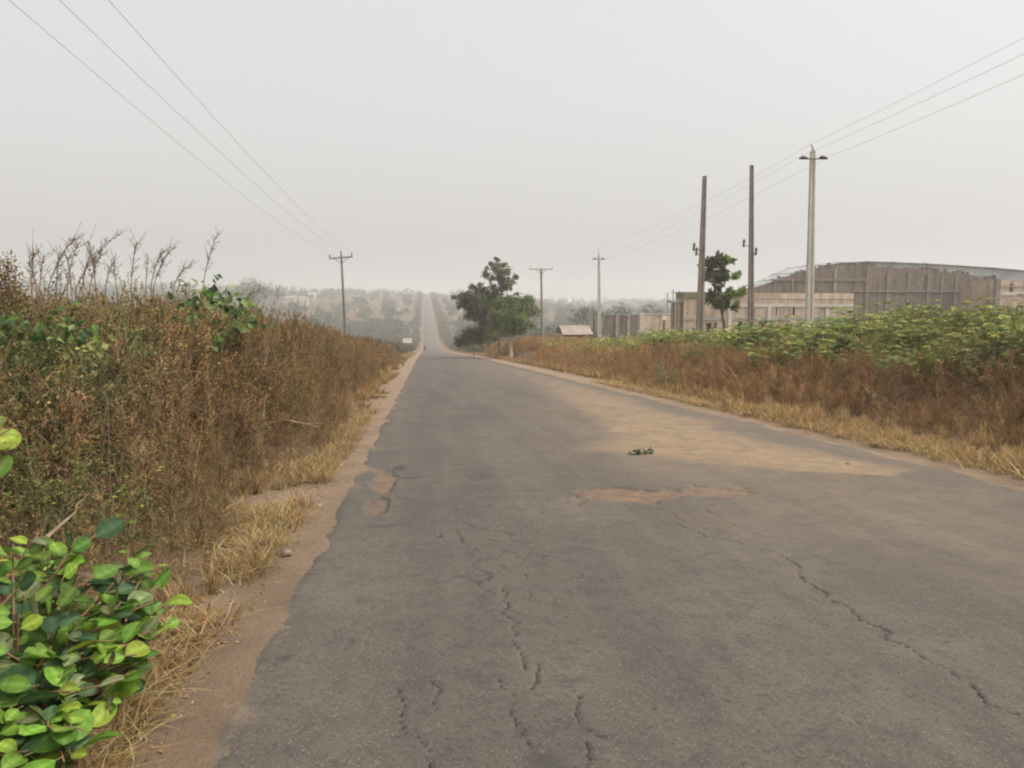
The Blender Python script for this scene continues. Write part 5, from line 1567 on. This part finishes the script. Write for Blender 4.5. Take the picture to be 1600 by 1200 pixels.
# white roadside board beyond the crest
Y = 205.0
a, b_ = at(629.5, 528.5, Y), at(643.5, 536, Y)
zb = float(Z((a[0] + b_[0]) / 2, Y))
root = thing("signboard", "white wordless roadside board beyond the crest on the left", "signboard", ((a[0] + b_[0]) / 2, Y, zb))
bpart("board", M_white, root, (a[0], b_[0], Y - 0.05, Y + 0.05, b_[2], a[2]))
for t in (0.2, 0.8):
    xm = a[0] + (b_[0] - a[0]) * t
    bpart("leg", M_iron, root, (xm - 0.05, xm + 0.05, Y + 0.055, Y + 0.14, min(zb, b_[2]) - 0.4, b_[2] + 0.5))

# motorcycle and rider at the far left edge of the road
Y = 215.0
xm = at(664, 540, Y)[0]
z0 = float(prof(Y)) + 0.02
root = thing("motorcycle", "dark motorcycle under its rider at the far left edge of the road", "motorcycle", (xm, Y, z0))
for yy_, nm in ((-0.62, "wheel"), (0.62, "wheel")):
    A = Acc(); a = np.linspace(0, 2 * np.pi, 17)
    A.add(*tube(np.stack([np.full(17, xm), Y + yy_ + 0.27 * np.cos(a), z0 + 0.30 + 0.27 * np.sin(a)], 1), 0.045, 6, False)); A.build(nm, M_dark, root, True)
A = Acc()
A.add(*tube([(xm, Y - 0.62, z0 + 0.3), (xm, Y - 0.2, z0 + 0.45), (xm, Y + 0.15, z0 + 0.62), (xm, Y + 0.45, z0 + 0.8)], [0.05, 0.13, 0.15, 0.06], 8)); A.build("body", M_iron, root, True)
A = Acc(); A.add(*tube([(xm, Y - 0.62, z0 + 0.72), (xm, Y - 0.2, z0 + 0.76), (xm, Y + 0.1, z0 + 0.74)], [0.1, 0.14, 0.1], 8)); A.build("seat", M_dark, root, True)
A = Acc(); A.add(*tube([(xm, Y + 0.62, z0 + 0.3), (xm, Y + 0.42, z0 + 0.98)], 0.035, 6)); A.build("fork", M_iron, root)
A = Acc(); A.add(*tube([(xm - 0.36, Y + 0.3, z0 + 1.03), (xm, Y + 0.42, z0 + 1.0), (xm + 0.36, Y + 0.3, z0 + 1.03)], 0.02, 6)); A.build("handlebar", M_iron, root)
# rider: one skinned body
me = bpy.data.meshes.new("person")
J = [(0, -0.12, .84), (0, -0.08, 1.05), (0, 0.0, 1.28), (0, 0.03, 1.42), (0, 0.05, 1.50), (0, 0.07, 1.62), (0, 0.07, 1.72),
     (-.19, 0.0, 1.36), (-.30, .10, 1.14), (-.33, .28, 1.06), (.19, 0.0, 1.36), (.30, .10, 1.14), (.33, .28, 1.06),
     (-.12, -.1, .82), (-.22, .28, .74), (-.20, .10, .32), (-.20, .24, .27), (.12, -.1, .82), (.22, .28, .74), (.20, .10, .32), (.20, .24, .27)]
E = [(0, 1), (1, 2), (2, 3), (3, 4), (4, 5), (5, 6), (2, 7), (7, 8), (8, 9), (2, 10), (10, 11), (11, 12), (0, 13), (13, 14), (14, 15), (15, 16), (0, 17), (17, 18), (18, 19), (19, 20)]
RAD = [.15, .15, .17, .08, .055, .10, .07, .075, .05, .04, .075, .05, .04, .10, .075, .05, .045, .10, .075, .05, .045]
me.from_pydata(J, E, [])
per = bpy.data.objects.new("person", me); link(per)
per.location = (xm, Y, z0)
sk = per.modifiers.new("skin", 'SKIN')
for i, v in enumerate(me.skin_vertices[0].data):
    v.radius = (RAD[i], RAD[i]); v.use_root = (i == 0)
per.modifiers.new("smooth", 'SUBSURF').render_levels = 1
me.materials.append(plain_mat("dark_clothes", (0.045, 0.045, 0.055), (0.03, 0.03, 0.035), 8, 0.9))
tag(per, "person in dark clothes riding a motorcycle down the far road", "person")

# ------------------------------------------------------------------ air: dusty haze
m = bpy.data.materials.new("dusty_air"); m.use_nodes = True
nt = m.node_tree; nt.nodes.clear()
o_ = nt.nodes.new("ShaderNodeOutputMaterial"); v_ = nt.nodes.new("ShaderNodeVolumePrincipled")
v_.inputs["Color"].default_value = (0.97, 0.963, 0.95, 1)
v_.inputs["Density"].default_value = 0.00094
v_.inputs["Anisotropy"].default_value = 0.25
nt.links.new(v_.outputs[0], o_.inputs["Volume"])
V, Q = box(-1650, 1650, -200, 2300, -32, 44)
hz = link(mesh_from("haze", V, Q, None, np.zeros(6), m))
tag(hz, "pale dusty haze hanging over the whole road and valley", "haze", None, "stuff")
